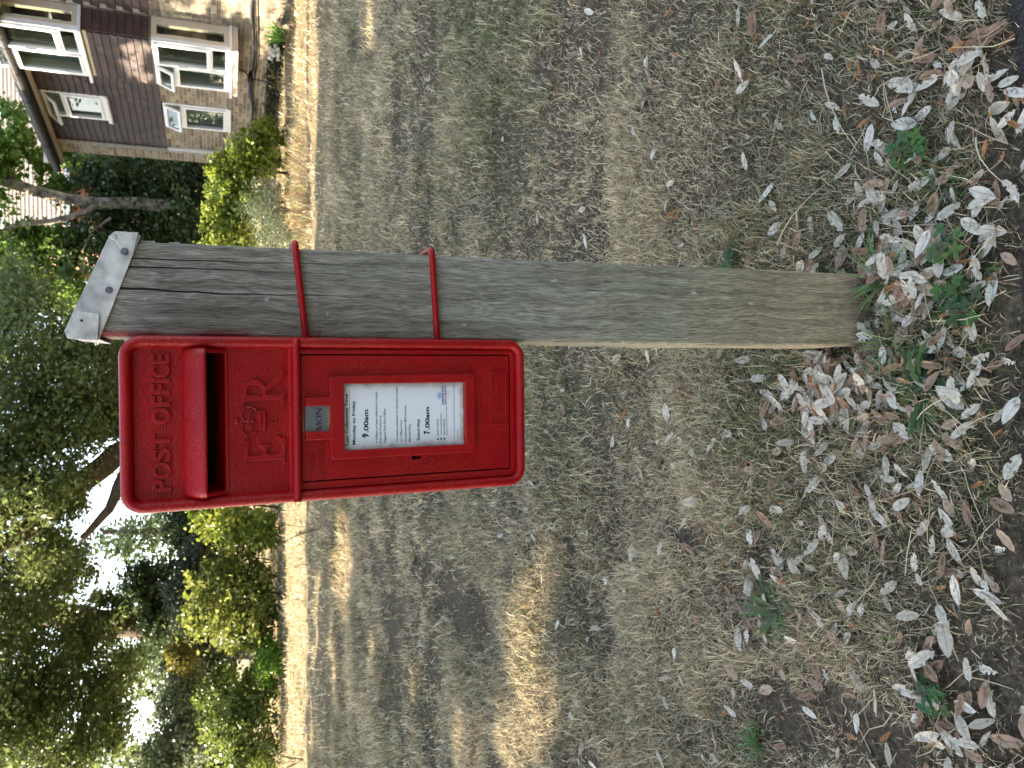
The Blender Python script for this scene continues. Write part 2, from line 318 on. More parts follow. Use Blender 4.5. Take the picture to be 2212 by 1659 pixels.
def curve_geo(loops, depth, bevel=0, res=1):
    """filled 2D outline with holes -> verts (x, y, z in +-depth), faces"""
    cu = bpy.data.curves.new('tmp', 'CURVE'); cu.dimensions = '2D'; cu.fill_mode = 'BOTH'; cu.extrude = max(depth-bevel, 0); cu.bevel_depth = bevel; cu.bevel_resolution = res; cu.offset = -bevel
    for lp in loops:
        sp = cu.splines.new('POLY'); sp.points.add(len(lp)-1); sp.use_cyclic_u = True
        for p, q in zip(sp.points, lp): p.co = (q[0], q[1], 0, 1)
    return _to_geo(cu)
def _to_geo(cu):
    o = bpy.data.objects.new('tmp', cu); COL.objects.link(o); bpy.context.view_layer.update()
    dg = bpy.context.evaluated_depsgraph_get(); me = bpy.data.meshes.new_from_object(o.evaluated_get(dg))
    vs = [tuple(v.co) for v in me.vertices]; fs = [tuple(p.vertices) for p in me.polygons]
    bpy.data.objects.remove(o); bpy.data.curves.remove(cu); bpy.data.meshes.remove(me); return vs, fs
def text_geo(s, x0, x1, z0, z1, depth=0, bevel=0, weight=0, spacing=1, keep=False):
    """letters fitted to the box x0..x1 by z0..z1 (cap height); returns verts in x, z(up), out"""
    cu = bpy.data.curves.new('tmp', 'FONT'); cu.body = s; cu.size = 1; cu.space_character = spacing; cu.offset = weight
    vs, fs = _to_geo(cu)
    A = np.array(vs); 
    if len(A) == 0: return [], []
    mx = A[:, 0].max(); mn = A[:, 0].min(); capy = .72
    sx = (x1-x0)/(mx-mn); sz = (z1-z0)/capy
    if depth:
        cu = bpy.data.curves.new('tmp', 'FONT'); cu.body = s; cu.size = 1; cu.space_character = spacing
        k = (sx+sz)/2; cu.extrude = depth/k; cu.bevel_depth = bevel/k; cu.bevel_resolution = 1; cu.offset = weight
        vs, fs = _to_geo(cu); A = np.array(vs); A[:, 2] *= k
    A = A.copy(); A[:, 0] = x0+(A[:, 0]-mn)*sx; A[:, 1] = z0+A[:, 1]*sz
    return [tuple(a) for a in A], fs
def put(mb, geo, y, zoff=0, tint=(1, 1, 1)):    # stand a flat geo up: out of the front face
    vs, fs = geo
    mb.add([(v[0], y-v[2], v[1]+zoff) for v in vs], fs, tint)
def rrect(x0, x1, z0, z1, r, n=8):
    out = []
    for cx, cz, a0 in ((x1-r, z1-r, 0), (x0+r, z1-r, 90), (x0+r, z0+r, 180), (x1-r, z0+r, 270)):
        for k in range(n+1):
            a = R(a0+90*k/n); out.append((cx+r*math.cos(a), cz+r*math.sin(a)))
    return out

# ------------------------------------------------------------------ ground and path
xs = np.concatenate([np.linspace(-70, -8, 25), np.linspace(-7.6, -2.6, 30), np.linspace(-2.5, 2.5, 130), np.linspace(2.6, 7.6, 30), np.linspace(8, 70, 25)])
ys = np.concatenate([np.linspace(-12, .4, 14), np.linspace(.5, 4.5, 120), np.linspace(4.6, 22, 120), np.linspace(23, 120, 30)])
GX, GY = np.meshgrid(xs, ys); GZ = terrain(GX, GY)
V = np.stack([GX.ravel(), GY.ravel(), GZ.ravel()], 1); nx, ny = len(xs), len(ys)
ii = (np.arange(ny-1)[:, None]*nx+np.arange(nx-1)[None, :]).ravel()
ground = np_mesh('ground', V, np.stack([ii, ii+1, ii+nx+1, ii+nx], 1), np.ones((len(ii), 3)), MAT['soil'], kind='structure', smooth=True)
mb = MB(); n = 160; top = []
for i in range(n+1):
    x = -4+8*i/n; top.append((x, .903+.05*x+.03*(vnoise(x, 0, .12, 9)-.5)+.02*(vnoise(x, 0, .04, 8)-.5), 0.0))
vs = [p for p in top]+[(p[0], p[1]-.02, .006) for p in top]+[(p[0], -3, .006) for p in top]
fs = [(k*(n+1)+i, (k+1)*(n+1)+i, (k+1)*(n+1)+i+1, k*(n+1)+i+1) for k in range(2) for i in range(n)]
mb.add(vs, fs); mb.build('path', 'tar', kind='structure')

# ------------------------------------------------------------------ grass
GP = ground_at
def bare(x, y):                                   # 0..1 how bare the turf is there
    b = sstep(.60, .78, fbm(x, y, .7, 20))*.6
    for px, py, rx, ry in ((1000, 1290, 55, 90), (860, 1370, 25, 120), (1880, 1580, 120, 90), (1700, 1550, 90, 80), (820, 1200, 20, 60), (2080, 1480, 110, 180), (1500, 1160, 60, 40)):
        c = GP(px, py); ex = abs(GP(px, py-ry)[0]-c[0]); ey = abs(GP(px-rx, py)[1]-c[1])
        b = np.maximum(b, 1-sstep(.5, 1.2, np.hypot((x-c[0])/ex, (y-c[1])/ey)+.6*(vnoise(x, y, .1, 4)-.5)))
    b = np.maximum(b, .85*sstep(1.04, .90, y-.03*x+.16*(vnoise(x, y, .12, 2)-.5)))
    return b
def blades(name, n, x0f, y0, y1, L, W, seed):
    rg = np.random.default_rng(seed)
    u = rg.random(n); y = np.sqrt(y0*y0+u*(y1*y1-y0*y0)); x = (rg.random(n)*2-1)*(y*x0f+.35)
    # tufts: most blades spring from a tuft centre, the others stand alone
    nt = n//13; pk = rg.integers(0, nt, n); tu = rg.random(nt); ty_ = np.sqrt(y0*y0+tu*(y1*y1-y0*y0)); tx_ = (rg.random(nt)*2-1)*(ty_*x0f+.35)
    own = rg.random(n) < .7; sd = .010*(1+.16*y)*(.5+rg.random(nt)[pk])
    cxx = np.where(own, tx_[pk], x-.01); cyy = np.where(own, ty_[pk], y); x = np.where(own, cxx+rg.normal(0, 1, n)*sd, x); y = np.where(own, cyy+rg.normal(0, 1, n)*sd, y)
    jx = rg.random(nt)[pk]; jy = jx
    dens = 1-bare(x, y)
    hid = (np.abs(x-.147) < .075) & (np.abs(y-1.35) < .08)
    keep = (rg.random(n) < (.06+.94*dens)*(.78+.22*hummock(x, y))) & ~hid
    tb = (rg.normal(0, 1, nt)*.07)[pk]; td = (rg.random(nt)*6.283)[pk]
    x, y, jx, jy, cxx, cyy, tb, td = [a[keep] for a in (x, y, jx, jy, cxx, cyy, tb, td)]; n = len(x)
    z = terrain(x, y)
    az = np.where(rg.random(n) < .45, np.arctan2(y-cyy, x-cxx), td)+rg.normal(0, .7, n)
    hm = hummock(x, y); hgt = (.75+.4*hm)*(.6+.8*jx)
    l = L*(.5+rg.random(n))*hgt*(1+.6*sstep(3, 9, y)); w = W*(.6+.8*rg.random(n))*(1+.1*y)
    el = np.clip(rg.normal(.86, .38, n), .05, 1.5)                  # rise angle
    el2 = el-rg.random(n)*.8
    d = np.stack([np.cos(az), np.sin(az)], 1); sx = -d[:, 1]*w; sy = d[:, 0]*w
    tw = rg.normal(0, .5, n)
    p0 = np.stack([x, y, z-.003], 1)
    p1 = p0+np.stack([d[:, 0]*np.cos(el)*l*.5, d[:, 1]*np.cos(el)*l*.5, np.sin(el)*l*.5], 1)
    kx = rg.normal(0, .22, n); d2 = np.stack([np.cos(az+kx), np.sin(az+kx)], 1)
    p2 = p1+np.stack([d2[:, 0]*np.cos(el2)*l*.5, d2[:, 1]*np.cos(el2)*l*.5, np.sin(el2)*l*.5], 1); p2[:, 2] = np.maximum(p2[:, 2], z+.002)
    s = np.stack([sx, sy, w*np.sin(tw)], 1)
    V = np.stack([p0-s*.5, p0+s*.5, p1-s*.42, p1+s*.42, p2], 1).reshape(-1, 3)
    b = np.arange(n)[:, None]*5
    F = np.concatenate([b+[0, 1, 3], b+[0, 3, 2], b+[2, 3, 4]], 1).reshape(-1, 3)
    g = fbm(x, y, .7, 40); gg = g*.75+.25*rg.random(n)+tb+.10*sstep(2.6, 1.2, y)+.04*sstep(0, 2, x)-.05*sstep(4, 8, y)
    pal = np.array([(.70, .60, .39), (.58, .49, .32), (.45, .38, .26), (.32, .275, .185), (.21, .22, .09), (.10, .17, .045)])
    q = np.clip((rg.random(n)*.95+(gg-.54)*1.7)*4.2, 0, 4.999); i0 = q.astype(int); fr = (q-i0)[:, None]
    T = pal[i0]*(1-fr)+pal[i0+1]*fr; T *= (.42+.95*rg.random(n)**1.2)[:, None]
    hl = (rg.random(n) < .12)[:, None]; T = np.where(hl, np.array([.78, .69, .47])*(.8+.3*rg.random((n, 1))), T)
    T = T*(1+.35*sstep(8, 11, y))[:, None]  # far blades lightened in colour to brighten the sunlit strip
    T = T*(1+.40*(fbm(x, y, .22, 61)-.5)*2*sstep(2, 6, y))[:, None]
    br = (rg.random(n) < .06)[:, None]; T = np.where(br, np.array([.3, .17, .09])*(.7+.6*rg.random((n, 1))), T)
    return V, F, np.repeat(T, 3, 0)
parts = [blades('a', 200000, .62, .92, 2.4, .032, .0018, 1), blades('b', 185000, .6, 2.4, 4.6, .037, .0021, 2),
         blades('c', 180000, .6, 4.6, 9.5, .046, .0031, 3), blades('d', 95000, .62, 9.5, 24, .05, .0050, 4)]
off = 0; Vs = []; Fs = []; Ts = []
for v, f, t in parts: Vs.append(v); Fs.append(f+off); Ts.append(t); off += len(v)
g = np_mesh('lawn_grass', np.concatenate(Vs), np.concatenate(Fs), np.concatenate(Ts), MAT['grass'])
props(g, 'dry straw coloured mown grass with green tufts covering the lawn', 'grass', kind='stuff')

# ------------------------------------------------------------------ fallen leaves
PALE = [(.47, .42, .33), (.54, .49, .395), (.40, .35, .27), (.60, .56, .47)]
TAN = [(.34, .23, .155), (.27, .165, .105), (.42, .31, .21)]
RUST = [(.36, .18, .075), (.42, .25, .12)]
def leaf_mesh(seed, col, ln, wd, cup, curl, twist):
    rg = random.Random(seed); n = 9; vs = []; fs = []; tt = []
    for i in range(n+1):
        t = i/n; w = wd*.5*(math.sin(math.pi*min(1, t**.88))**.58)*(1+.10*rg.uniform(-1, 1)) if 0 < i < n else wd*.02
        x = (t-.5)*ln; bend = curl*(t-.5)**2*4
        zc = bend*ln*.25
        a = twist*(t-.5)
        for s in (-1, -.52, -.06, .06, .52, 1):
            yy = s*w; zz = zc+cup*w*(abs(s)**1.5)-(.0008 if abs(s) < .1 else 0)+rg.uniform(-.0006, .0006)*(abs(s) > .3)
            vs.append((x*(1-.12*abs(curl)*abs(t-.5)), yy*math.cos(a)-zz*math.sin(a), yy*math.sin(a)+zz))
    cols = []
    bite = rg.choice((0, 0, .10, .22))
    for i in range(n):
        for k in range(5):
            if k in (0, 4) and rg.random() < bite: continue
            fs.append((i*6+k, (i+1)*6+k, (i+1)*6+k+1, i*6+k+1))
            j = rg.uniform(.9, 1.08)*(1.0 if i % 2 else .95)
            c = tuple(min(1, c*j) for c in col)
            if k == 2: c = tuple(c*.62 for c in c)
            if rg.random() < .04: c = tuple(c*.55 for c in c)
            tt.append(c)
    # short stalk
    o = len(vs); x0 = -ln*.5; z0 = vs[2][2]
    vs += [(x0, -.0009, z0), (x0, .0009, z0), (x0-.010, .0015, z0+.002), (x0-.010, .0004, z0+.002)]; fs.append((o, o+1, o+2, o+3)); tt.append(tuple(c*.6 for c in col))
    b = MB(); b.v = vs; b.f = fs; b.t = tt
    return b
VAR = []
for i in range(20):
    rg = random.Random(100+i)
    if i < 12: col = rg.choice(PALE); ln = rg.uniform(.045, .072); wd = ln*rg.uniform(.3, .44); cup = rg.uniform(.0, .35); cl = rg.uniform(-.25, .3)
    elif i < 17: col = rg.choice(TAN); ln = rg.uniform(.045, .07); wd = ln*rg.uniform(.32, .46); cup = rg.uniform(.05, .5); cl = rg.uniform(-.3, .4)
    else: col = rg.choice(RUST); ln = rg.uniform(.035, .05); wd = ln*rg.uniform(.2, .3); cup = rg.uniform(.5, 1.); cl = rg.uniform(.4, .9)
    VAR.append(leaf_mesh(i, col, ln, wd, cup, cl, rg.uniform(-.6, .6)))
VMESH = [b.mesh('fallen_leaf', MAT['litter'], smooth=False) for b in VAR]
def leaf_spots():
    rg = np.random.default_rng(5); out = []
    def scatter(n, px, py, sx, sy, p=(.56, .36, .08)):
        for _ in range(n):
            x = rg.normal(px, sx); y = rg.normal(py, sy)
            if x > 2225: x = 2225-rg.random()*60
            out.append((x, y, p))
    scatter(105, 1880, 850, 95, 60); scatter(80, 1960, 640, 70, 70); scatter(50, 1790, 830, 60, 40); scatter(40, 1900, 560, 80, 40); scatter(22, 1800, 900, 90, 60)
    scatter(60, 1980, 330, 120, 170); scatter(22, 2060, 150, 90, 130); scatter(18, 2090, 560, 50, 60)
    scatter(44, 2080, 1560, 65, 110); scatter(22, 1980, 1130, 110, 80); scatter(30, 1700, 1200, 90, 130); scatter(26, 1850, 1400, 130, 160)
    for _ in range(300):                                  # thin, even scatter over the turf
        y = rg.uniform(-20, 1680); x = 2200-rg.exponential(420); out.append((x, y, (.5, .24, .26)))
    for _ in range(330):
        y = rg.uniform(-20, 1680); x = rg.uniform(720, 1700); out.append((x, y, (.42, .18, .40)))
    return out, rg
spots, rg = leaf_spots(); placed = []
hmap = {}
for (px, py, pr) in spots:
    if px < 700: continue
    g = GP(px, py); x, y = g[0], g[1]
    if y > 9 or (.072 < x < .222 and 1.255 < y < 1.45) or y < .86: continue
    kind = rg.choice(3, p=pr); vi = rg.integers(0, 12) if kind == 0 else (rg.integers(12, 17) if kind == 1 else rg.integers(17, 20))
    key = (int(x/.035), int(y/.035)); lift = hmap.get(key, 0); hmap[key] = min(lift+.005, .03)
    z = float(terrain(x, y))+.011+.009*rg.random()+lift
    s = rg.uniform(.5, .94)
    placed.append((x, y, z, int(vi), rg.random()*6.283, rg.normal(0, .24), rg.normal(0, .24), s, s/math.hypot(y, CAMH)))
placed.sort(key=lambda p: -p[8])
for i_, p in enumerate(placed[:300]):
    o = bpy.data.objects.new('fallen_leaf', VMESH[p[3]]); COL.objects.link(o); o.parent = ground
    o.location = p[:3]; o.rotation_euler = (p[5], p[6], p[4]); o.scale = (p[7]*1.0, p[7]*(.85+.3*((i_*37) % 11)/11), p[7])
mb = MB()
for p in placed[300:]:
    M = Matrix.Translation(p[:3]) @ Matrix.Rotation(p[4], 4, 'Z') @ Matrix.Rotation(p[6], 4, 'Y') @ Matrix.Rotation(p[5], 4, 'X') @ Matrix.Scale(p[7]*1.15, 4)
    b = VAR[p[3]]; o = len(mb.v); mb.v += [tuple(M @ Vector(v)) for v in b.v]; mb.f += [[o+i for i in f] for f in b.f]; mb.t += b.t
props(mb.build('leaf_litter', 'litter', kind='stuff'), 'small dead leaves scattered across the turf further from the post', 'leaves')

rg2 = np.random.default_rng(77); n = 9000
u = rg2.random(n); cy_ = .90+u**1.6*2.4; cx_ = (rg2.random(n)*2-1)*(.62*cy_+.3); kp = rg2.random(n) < (.25+.75*bare(cx_, cy_)); cx_, cy_ = cx_[kp], cy_[kp]; n = len(cx_)
cr_ = .0012+.0035*rg2.random(n)**3; cz_ = terrain(cx_, cy_)+.3*cr_+.006*(cy_ < .95)
oc = np.array([(1, 0, 0), (0, 1, 0), (-1, 0, 0), (0, -1, 0), (0, 0, .8), (0, 0, -.8)]); V = np.stack([cx_, cy_, cz_], 1)[:, None, :]+oc[None]*cr_[:, None, None]*(.6+.8*rg2.random((n, 6, 1)))
F = (np.arange(n)[:, None, None]*6+np.array([(0, 1, 4), (1, 2, 4), (2, 3, 4), (3, 0, 4), (1, 0, 5), (2, 1, 5), (3, 2, 5), (0, 3, 5)])[None]).reshape(-1, 3)
ct = np.array([(.09, .075, .06), (.14, .12, .10), (.22, .20, .17), (.06, .055, .05), (.34, .32, .28)])[rg2.choice(5, n, p=[.35, .27, .15, .17, .06])]
props(np_mesh('soil_crumbs', V.reshape(-1, 3), F, np.repeat(ct, 8, 0), MAT['litter'], kind='stuff'), 'small crumbs of dry soil and grit between the grass and at the tarmac edge', 'soil')
# long dry stalks and thicker stems lying in the turf
mb = MB(); rg = random.Random(9)
for i in range(150):
    px = 2150-rg.expovariate(1/380); py = rg.uniform(0, 1659)
    if px < 800: continue
    g = GP(px, py); a = rg.uniform(0, 6.28); L = rg.uniform(.05, .16); h = rg.uniform(.005, .05)
    pts = [(g[0]+math.cos(a)*L*(t-.5)+.006*rg.uniform(-1, 1), g[1]+math.sin(a)*L*(t-.5)+.006*rg.uniform(-1, 1), float(terrain(g[0], g[1]))+.014+h*t) for t in (0, .33, .66, 1)]
    if any(.06 < q[0] < .235 and 1.24 < q[1] < 1.44 for q in pts): continue
    c = rg.choice([(.55, .48, .32), (.5, .42, .28), (.4, .3, .2)])
    mb.tube(pts, [.0012, .0011, .0009, .0005], 4, c, cap=False)
for (x0, y0, x1, y1) in ((1690, 535, 1810, 400), (2125, 300, 2200, 400), (1790, 150, 1880, 330), (2100, 840, 2010, 905)):
    a = GP(x0, y0); b = GP(x1, y1); pts = [(a[0]+(b[0]-a[0])*t, a[1]+(b[1]-a[1])*t, .02+.03*math.sin(t*2.6)) for t in (0, .25, .5, .75, 1)]
    mb.tube(pts, [.0016, .0015, .0013, .001, .0006], 5, (.6, .53, .38), cap=False)
props(mb.build('dry_grass_stalks', 'grass', kind='stuff'), 'pale dry grass stalks lying loose on the turf', 'grass')

# ------------------------------------------------------------------ weeds
def strap_leaf(mb, base, az, L, W, rise, droop, tint, n=6, jag=0, rg=random):
    vs = []; x, y, z = base; el = rise
    for i in range(n+1):
        t = i/n; w = W*math.sin(math.pi*min(1, .12+.88*t))**.7*(1-.0*t)*(1+(jag*(1 if i % 2 else -1)))
        if i == n: w = W*.05
        vs += [(x-math.sin(az)*w/2, y+math.cos(az)*w/2, z+.15*w), (x, y, z), (x+math.sin(az)*w/2, y-math.cos(az)*w/2, z+.15*w)]
        x += math.cos(az)*math.cos(el)*L/n; y += math.sin(az)*math.cos(el)*L/n; z += math.sin(el)*L/n; el -= droop/n; z = max(z, base[2]+.002)
    fs = []
    for i in range(n): fs += [(i*3, i*3+1, i*3+4, i*3+3), (i*3+1, i*3+2, i*3+5, i*3+4)]
    mb.add(vs, fs, tint)
def feather_leaf(mb, base, az, L, W, rise, tint):
    n = 16; x, y, z = base; el = rise
    for i in range(n):
        t = i/n; w = W*math.sin(math.pi*(.15+.8*t))
        nx_, ny_, nz_ = x+math.cos(az)*math.cos(el)*L/n, y+math.sin(az)*math.cos(el)*L/n, max(z+math.sin(el)*L/n, .004); el -= .9/n
        for s in (-1, 1):
            a2 = az+s*1.1
            mb.add([(x, y, z), (x+math.cos(a2)*w/2, y+math.sin(a2)*w/2, z+.003), (nx_, ny_, nz_)], [(0, 1, 2)], tint)
        x, y, z = nx_, ny_, nz_
def weed(label, cat, px, py, kind, k, size, tint, name, group=None):
    rg = random.Random(int(px*7+py)); g = GP(px, py); gz = float(terrain(g[0], g[1])); root = empty(name, (g[0], g[1], gz)); props(root, label, cat, group)
    mb = MB()
    for i in range(k):
        az = rg.uniform(0, 6.283); tt = tuple(c*rg.uniform(.7, 1.3) for c in tint); r0 = rg.uniform(0, size*(.35 if kind != 'patch' else .9)); b = (math.cos(az+1)*r0, math.sin(az+1)*r0, .004)
        if kind == 'rosette': strap_leaf(mb, b, az, size*rg.uniform(.7, 1.2), size*.16, rg.uniform(.3, 1.0), 1.2, tt, n=9, jag=.35)
        elif kind == 'yarrow': feather_leaf(mb, b, az, size*rg.uniform(.6, 1.1), size*.2, rg.uniform(.3, 1.), tt)
        elif kind == 'tuft': strap_leaf(mb, (b[0]*.4, b[1]*.4, 0), az, size*rg.uniform(.6, 1.2), .004, rg.uniform(.7, 1.4), rg.uniform(.6, 1.8), tt, n=5)
        elif kind == 'patch':
            h = rg.uniform(.012, .04); 
            for q in range(4):
                a = az+q*1.57; strap_leaf(mb, (b[0], b[1], h), a, .017*rg.uniform(.7, 1.3), .011, .35, .8, tt, n=4)
    mb.build('leaves', 'grass', root, kind='stuff'); st = MB()
    for i in range(max(3, k//8)):
        a = rg.uniform(0, 6.283); rr = size*.3*rg.random(); st.tube([(math.cos(a)*rr*.3, math.sin(a)*rr*.3, 0), (math.cos(a)*rr, math.sin(a)*rr, size*.35)], [.0012, .0006], 4, tuple(c*.9 for c in tint))
    st.build('stems', 'grass', root, kind='stuff')
GREEN = (.055, .105, .04); BLUEG = (.10, .15, .07); YEL = (.16, .24, .06)
weed('jagged green dandelion rosette beside the tarmac edge left of the post foot', 'weed', 2005, 840, 'rosette', 26, .085, GREEN, 'dandelion_weed')
weed('smaller jagged green rosette growing through pale leaves below the post foot', 'weed', 1985, 770, 'rosette', 14, .06, GREEN, 'dandelion_weed')
weed('low clump of small round green leaves at the tarmac edge below the post', 'weed', 2095, 655, 'patch', 26, .05, GREEN, 'clover_weed')
weed('bright green round-leaved clump between the pale leaves right of the post foot', 'weed', 2070, 530, 'patch', 16, .035, (.08, .14, .05), 'clover_weed')
weed('green round-leaved clump near the tarmac at the right of the post, further out', 'weed', 1985, 330, 'patch', 22, .05, (.07, .12, .04), 'clover_weed')
weed('grass tuft with long green blades at the right corner of the post foot', 'weed', 1915, 600, 'tuft', 46, .12, (.13, .2, .07), 'grass_tuft')
weed('grass tuft with bent green blades at the left corner of the post foot', 'weed', 1925, 745, 'tuft', 26, .11, (.15, .22, .08), 'grass_tuft')
weed('spreading feathery yarrow patch in the open turf left of the post', 'weed', 1680, 1310, 'yarrow', 40, .10, BLUEG, 'yarrow_weed')
weed('feathery yarrow at the tarmac edge right of the leaf pile', 'weed', 2040, 400, 'yarrow', 22, .06, BLUEG, 'yarrow_weed')
weed('feathery dark yarrow next to the clover clump at the tarmac edge', 'weed', 2120, 590, 'yarrow', 18, .05, BLUEG, 'yarrow_weed')
weed('green grass tuft in the turf at the far left of the near ground', 'weed', 1640, 1600, 'tuft', 60, .07, (.1, .18, .06), 'grass_tuft')
weed('tiny round-leaved weed beside the right edge of the post low down', 'weed', 1600, 560, 'patch', 12, .04, GREEN, 'clover_weed')
weed('round-leaved weed clump in the lower left turf by pale leaves', 'weed', 2050, 1500, 'patch', 16, .05, GREEN, 'clover_weed')
# wilted leaf cluster right of the post
weed('wilted grey green leaf cluster in the turf right of the post', 'weed', 1335, 525, 'rosette', 9, .05, (.24, .24, .13), 'wilted_sprig')

# ------------------------------------------------------------------ wooden post
PX, PY = .147, 1.27
proot = empty('wooden_post', (PX, PY, 0)); props(proot, 'weathered grey wooden post with a slanted metal-capped top standing in dry turf', 'post')
mb = MB(); NZ = 90; D = .125
rows = []
for i in range(NZ+1):
    t = i/NZ; z = -.12+t*(1.40+.12)
    xl = np.interp(z, [0, .43, .78, 1.39], [.0715, .0705, .0765, .0800])-PX; xr = np.interp(z, [0, .52, .78, 1.39], [.226, .2215, .2205, .2205])-PX
    pr = []
    ch = .004
    loop = [(xl+ch, 0)]+[(xl+(xr-xl)*k/8, 0) for k in range(1, 8)]+[(xr-ch, 0), (xr, ch), (xr, D/2), (xr, D-ch), (xr-ch, D), ((xl+xr)/2, D), (xl+ch, D), (xl, D-ch), (xl, D/2), (xl, ch)]
    row = []
    for k, (x, y) in enumerate(loop):
        w = .0022*(vnoise(k*3.1, z, .12, 3)-.5)+.0012*(vnoise(k*5.3, z, .03, 4)-.5)
        zz = z
        if i == NZ: zz = 1.432+(.0735-(x+.0735))*.39+.0
        elif z > 1.3: zz = z+(z-1.3)/.1*((1.432+(-x)*.39)-1.40)
        row.append((x+(w if abs(y-D/2) < D/2 and k > 8 else 0)+.0*w, y+(w if k < 9 else 0), zz))
    rows.append(row)
K = len(rows[0]); mb.add([v for r_ in rows for v in r_], [(i*K+k, i*K+(k+1) % K, (i+1)*K+(k+1) % K, (i+1)*K+k) for i in range(NZ) for k in range(K)]+[tuple(range(NZ*K, NZ*K+K))])
mb.build('shaft', 'oak', proot)
# folded zinc cap: front band, sides, top
mb = MB(); t = .0022
xl, xr = .0765-PX-.003, .2225-PX+.006
FT = [(xl, 1.4475), (xr, 1.391), (xr+.004, 1.397), (xr+.003, 1.427), (xr-.004, 1.4335), (xl+.012, 1.4925), (xl+.004, 1.489)]
geo = curve_geo([FT], .0011, .0006); mb.add([(v[0], -.003-v[2], v[1]) for v in geo[0]], geo[1])
bk = D+.004
mb.add([(xl+.004, -.004, 1.489), (xl, -.004, 1.4475), (xl, bk, 1.4475), (xl+.004, bk, 1.489)], [(0, 1, 2, 3)])
mb.add([(xr+.003, -.004, 1.427), (xr+.004, -.004, 1.394), (xr+.004, bk, 1.394), (xr+.003, bk, 1.427)], [(0, 3, 2, 1)])
mb.add([(xl+.012, -.004, 1.4925), (xr-.004, -.004, 1.4335), (xr-.004, bk, 1.4335), (xl+.012, bk, 1.4925), (xl+.004, -.004, 1.489), (xl+.004, bk, 1.489), (xr+.003, -.004, 1.427), (xr+.003, bk, 1.427)], [(0, 1, 2, 3), (4, 0, 3, 5), (1, 6, 7, 2)])
mb.add([(xl+.012, bk, 1.4925), (xr-.004, bk, 1.4335), (xr+.003, bk, 1.427), (xr+.004, bk, 1.394), (xl, bk, 1.4475), (xl+.004, bk, 1.489)], [tuple(range(6))])
cap = mb.build('metal_cap', 'zinc', proot)
mb = MB(); geo = curve_geo([[(xl-.002, 1.449), (xl+.037, 1.4465), (xl+.0405, 1.4715), (xl+.012, 1.4915), (xl+.001, 1.488)]], .0012, .0008)
mb.add([(v[0], -.0065-v[2], v[1]) for v in geo[0]], geo[1]); mb.build('corner_patch', 'zinc', cap)
mb = MB(); geo = curve_geo([[(xr+.004, 1.3935), (xr+.004, 1.425), (xr-.004, 1.4335), (xr-.012, 1.4225), (xr-.0255, 1.4165), (xr-.0245, 1.400)]], .0010, .0006)
mb.add([(v[0], -.0062-v[2], v[1]) for v in geo[0]], geo[1]); mb.build('folded_flap', 'zinc', cap)
def disc(mb, x, y, z, r, h=.0012, n=14, tint=(1, 1, 1)):
    pts = [(x, y, z)]; mb.add([(x+r*math.cos(2*math.pi*k/n), y, z+r*math.sin(2*math.pi*k/n)) for k in range(n)]+[(x+r*.8*math.cos(2*math.pi*k/n), y-h, z+r*.8*math.sin(2*math.pi*k/n)) for k in range(n)]+[(x, y-h*1.1, z)],
        [(k, (k+1) % n, n+(k+1) % n, n+k) for k in range(n)]+[(n+k, n+(k+1) % n, 2*n) for k in range(n)], tint)
for x, z, r, mt in ((.146, 1.434, .0052, 'nail'), (.203, 1.4125, .0056, 'nail'), (.2235, 1.4265, .004, 'zinc')):
    mb = MB(); disc(mb, x-PX, -.0075 if x > .16 else -.0042, z, r, .0018); mb.build('nail_head', mt, cap)
mb = MB(); disc(mb, .1005-PX, -.0078, 1.4695, .0019, .0002); mb.build('screw_hole_dark', 'dark', cap)  # flat black disc standing in for the dark of a hole
# torn splinters below the cap on the right
mb = MB()
for (x, z, w, h) in ((.2205, 1.37, .004, .03), (.221, 1.335, .0035, .018), (.2208, 1.30, .003, .014)):
    mb = MB(); mb.add([(x-PX-.002, .004, z), (x-PX+w, .012, z+.004), (x-PX+w*.6, .01, z+h), (x-PX-.002, .006, z+h), (x-PX, .009, z+h*.5)], [(0, 1, 4), (1, 2, 4), (2, 3, 4), (3, 0, 4)]); mb.build('splinter', 'oak', proot)


# ------------------------------------------------------------------ post box
ZB = .32
Rm = Matrix.Rotation(-.0125, 4, 'Z') @ Matrix.Rotation(.0833, 4, 'X')
ctr = Vector((-.0509, 1.2428, 1.0984)); base = ctr+Rm.to_3x3() @ Vector((0, 0, -.32))
box = empty('post_box', base, (.0833, 0, -.0125))
props(box, 'red wall-type postal box clamped to the left side of the weathered post', 'postbox')
def P(x, y, z): return (x, y, z+ZB)
hw, hh = .1281, .32
body = MB()
prof = [(.010, .205), (.006, .02), (.003, .009), (.0005, .004), (0, .0), (.0012, -.0045), (.004, -.0078), (.008, -.009), (.0125, -.0078), (.0155, -.0045), (.0172, .001), (.0185, .0055)]
rings = []
for ins, y in prof:
    r_ = max(.031-ins*1.15, .006); rings.append([(a, y, b+ZB) for a, b in rrect(-hw+ins, hw-ins, -hh+ins, hh-ins, r_, 7)])
K = len(rings[0]); body.add([v for r_ in rings for v in r_], [(i*K+k, i*K+(k+1) % K, (i+1)*K+(k+1) % K, (i+1)*K+k) for i in range(len(rings)-1) for k in range(K)]+[tuple(range(K))[::-1]])
ins = .0183; outer = rrect(-hw+ins, hw-ins, -hh+ins, hh-ins, .0115, 7)
up = [p for p in outer if p[1] > .075]; upper = up+[(-hw+ins, .070), (hw-ins, .070)]
# order upper outline properly
upper = [(hw-ins, .070)]+[p for p in outer[:8]]+[p for p in outer[8:16]]+[(-hw+ins, .070)]
slot = rrect(-.1035, .1035, .1785, .2120, .004, 4)
put(body, curve_geo([upper, slot], .0012), .0066, ZB)
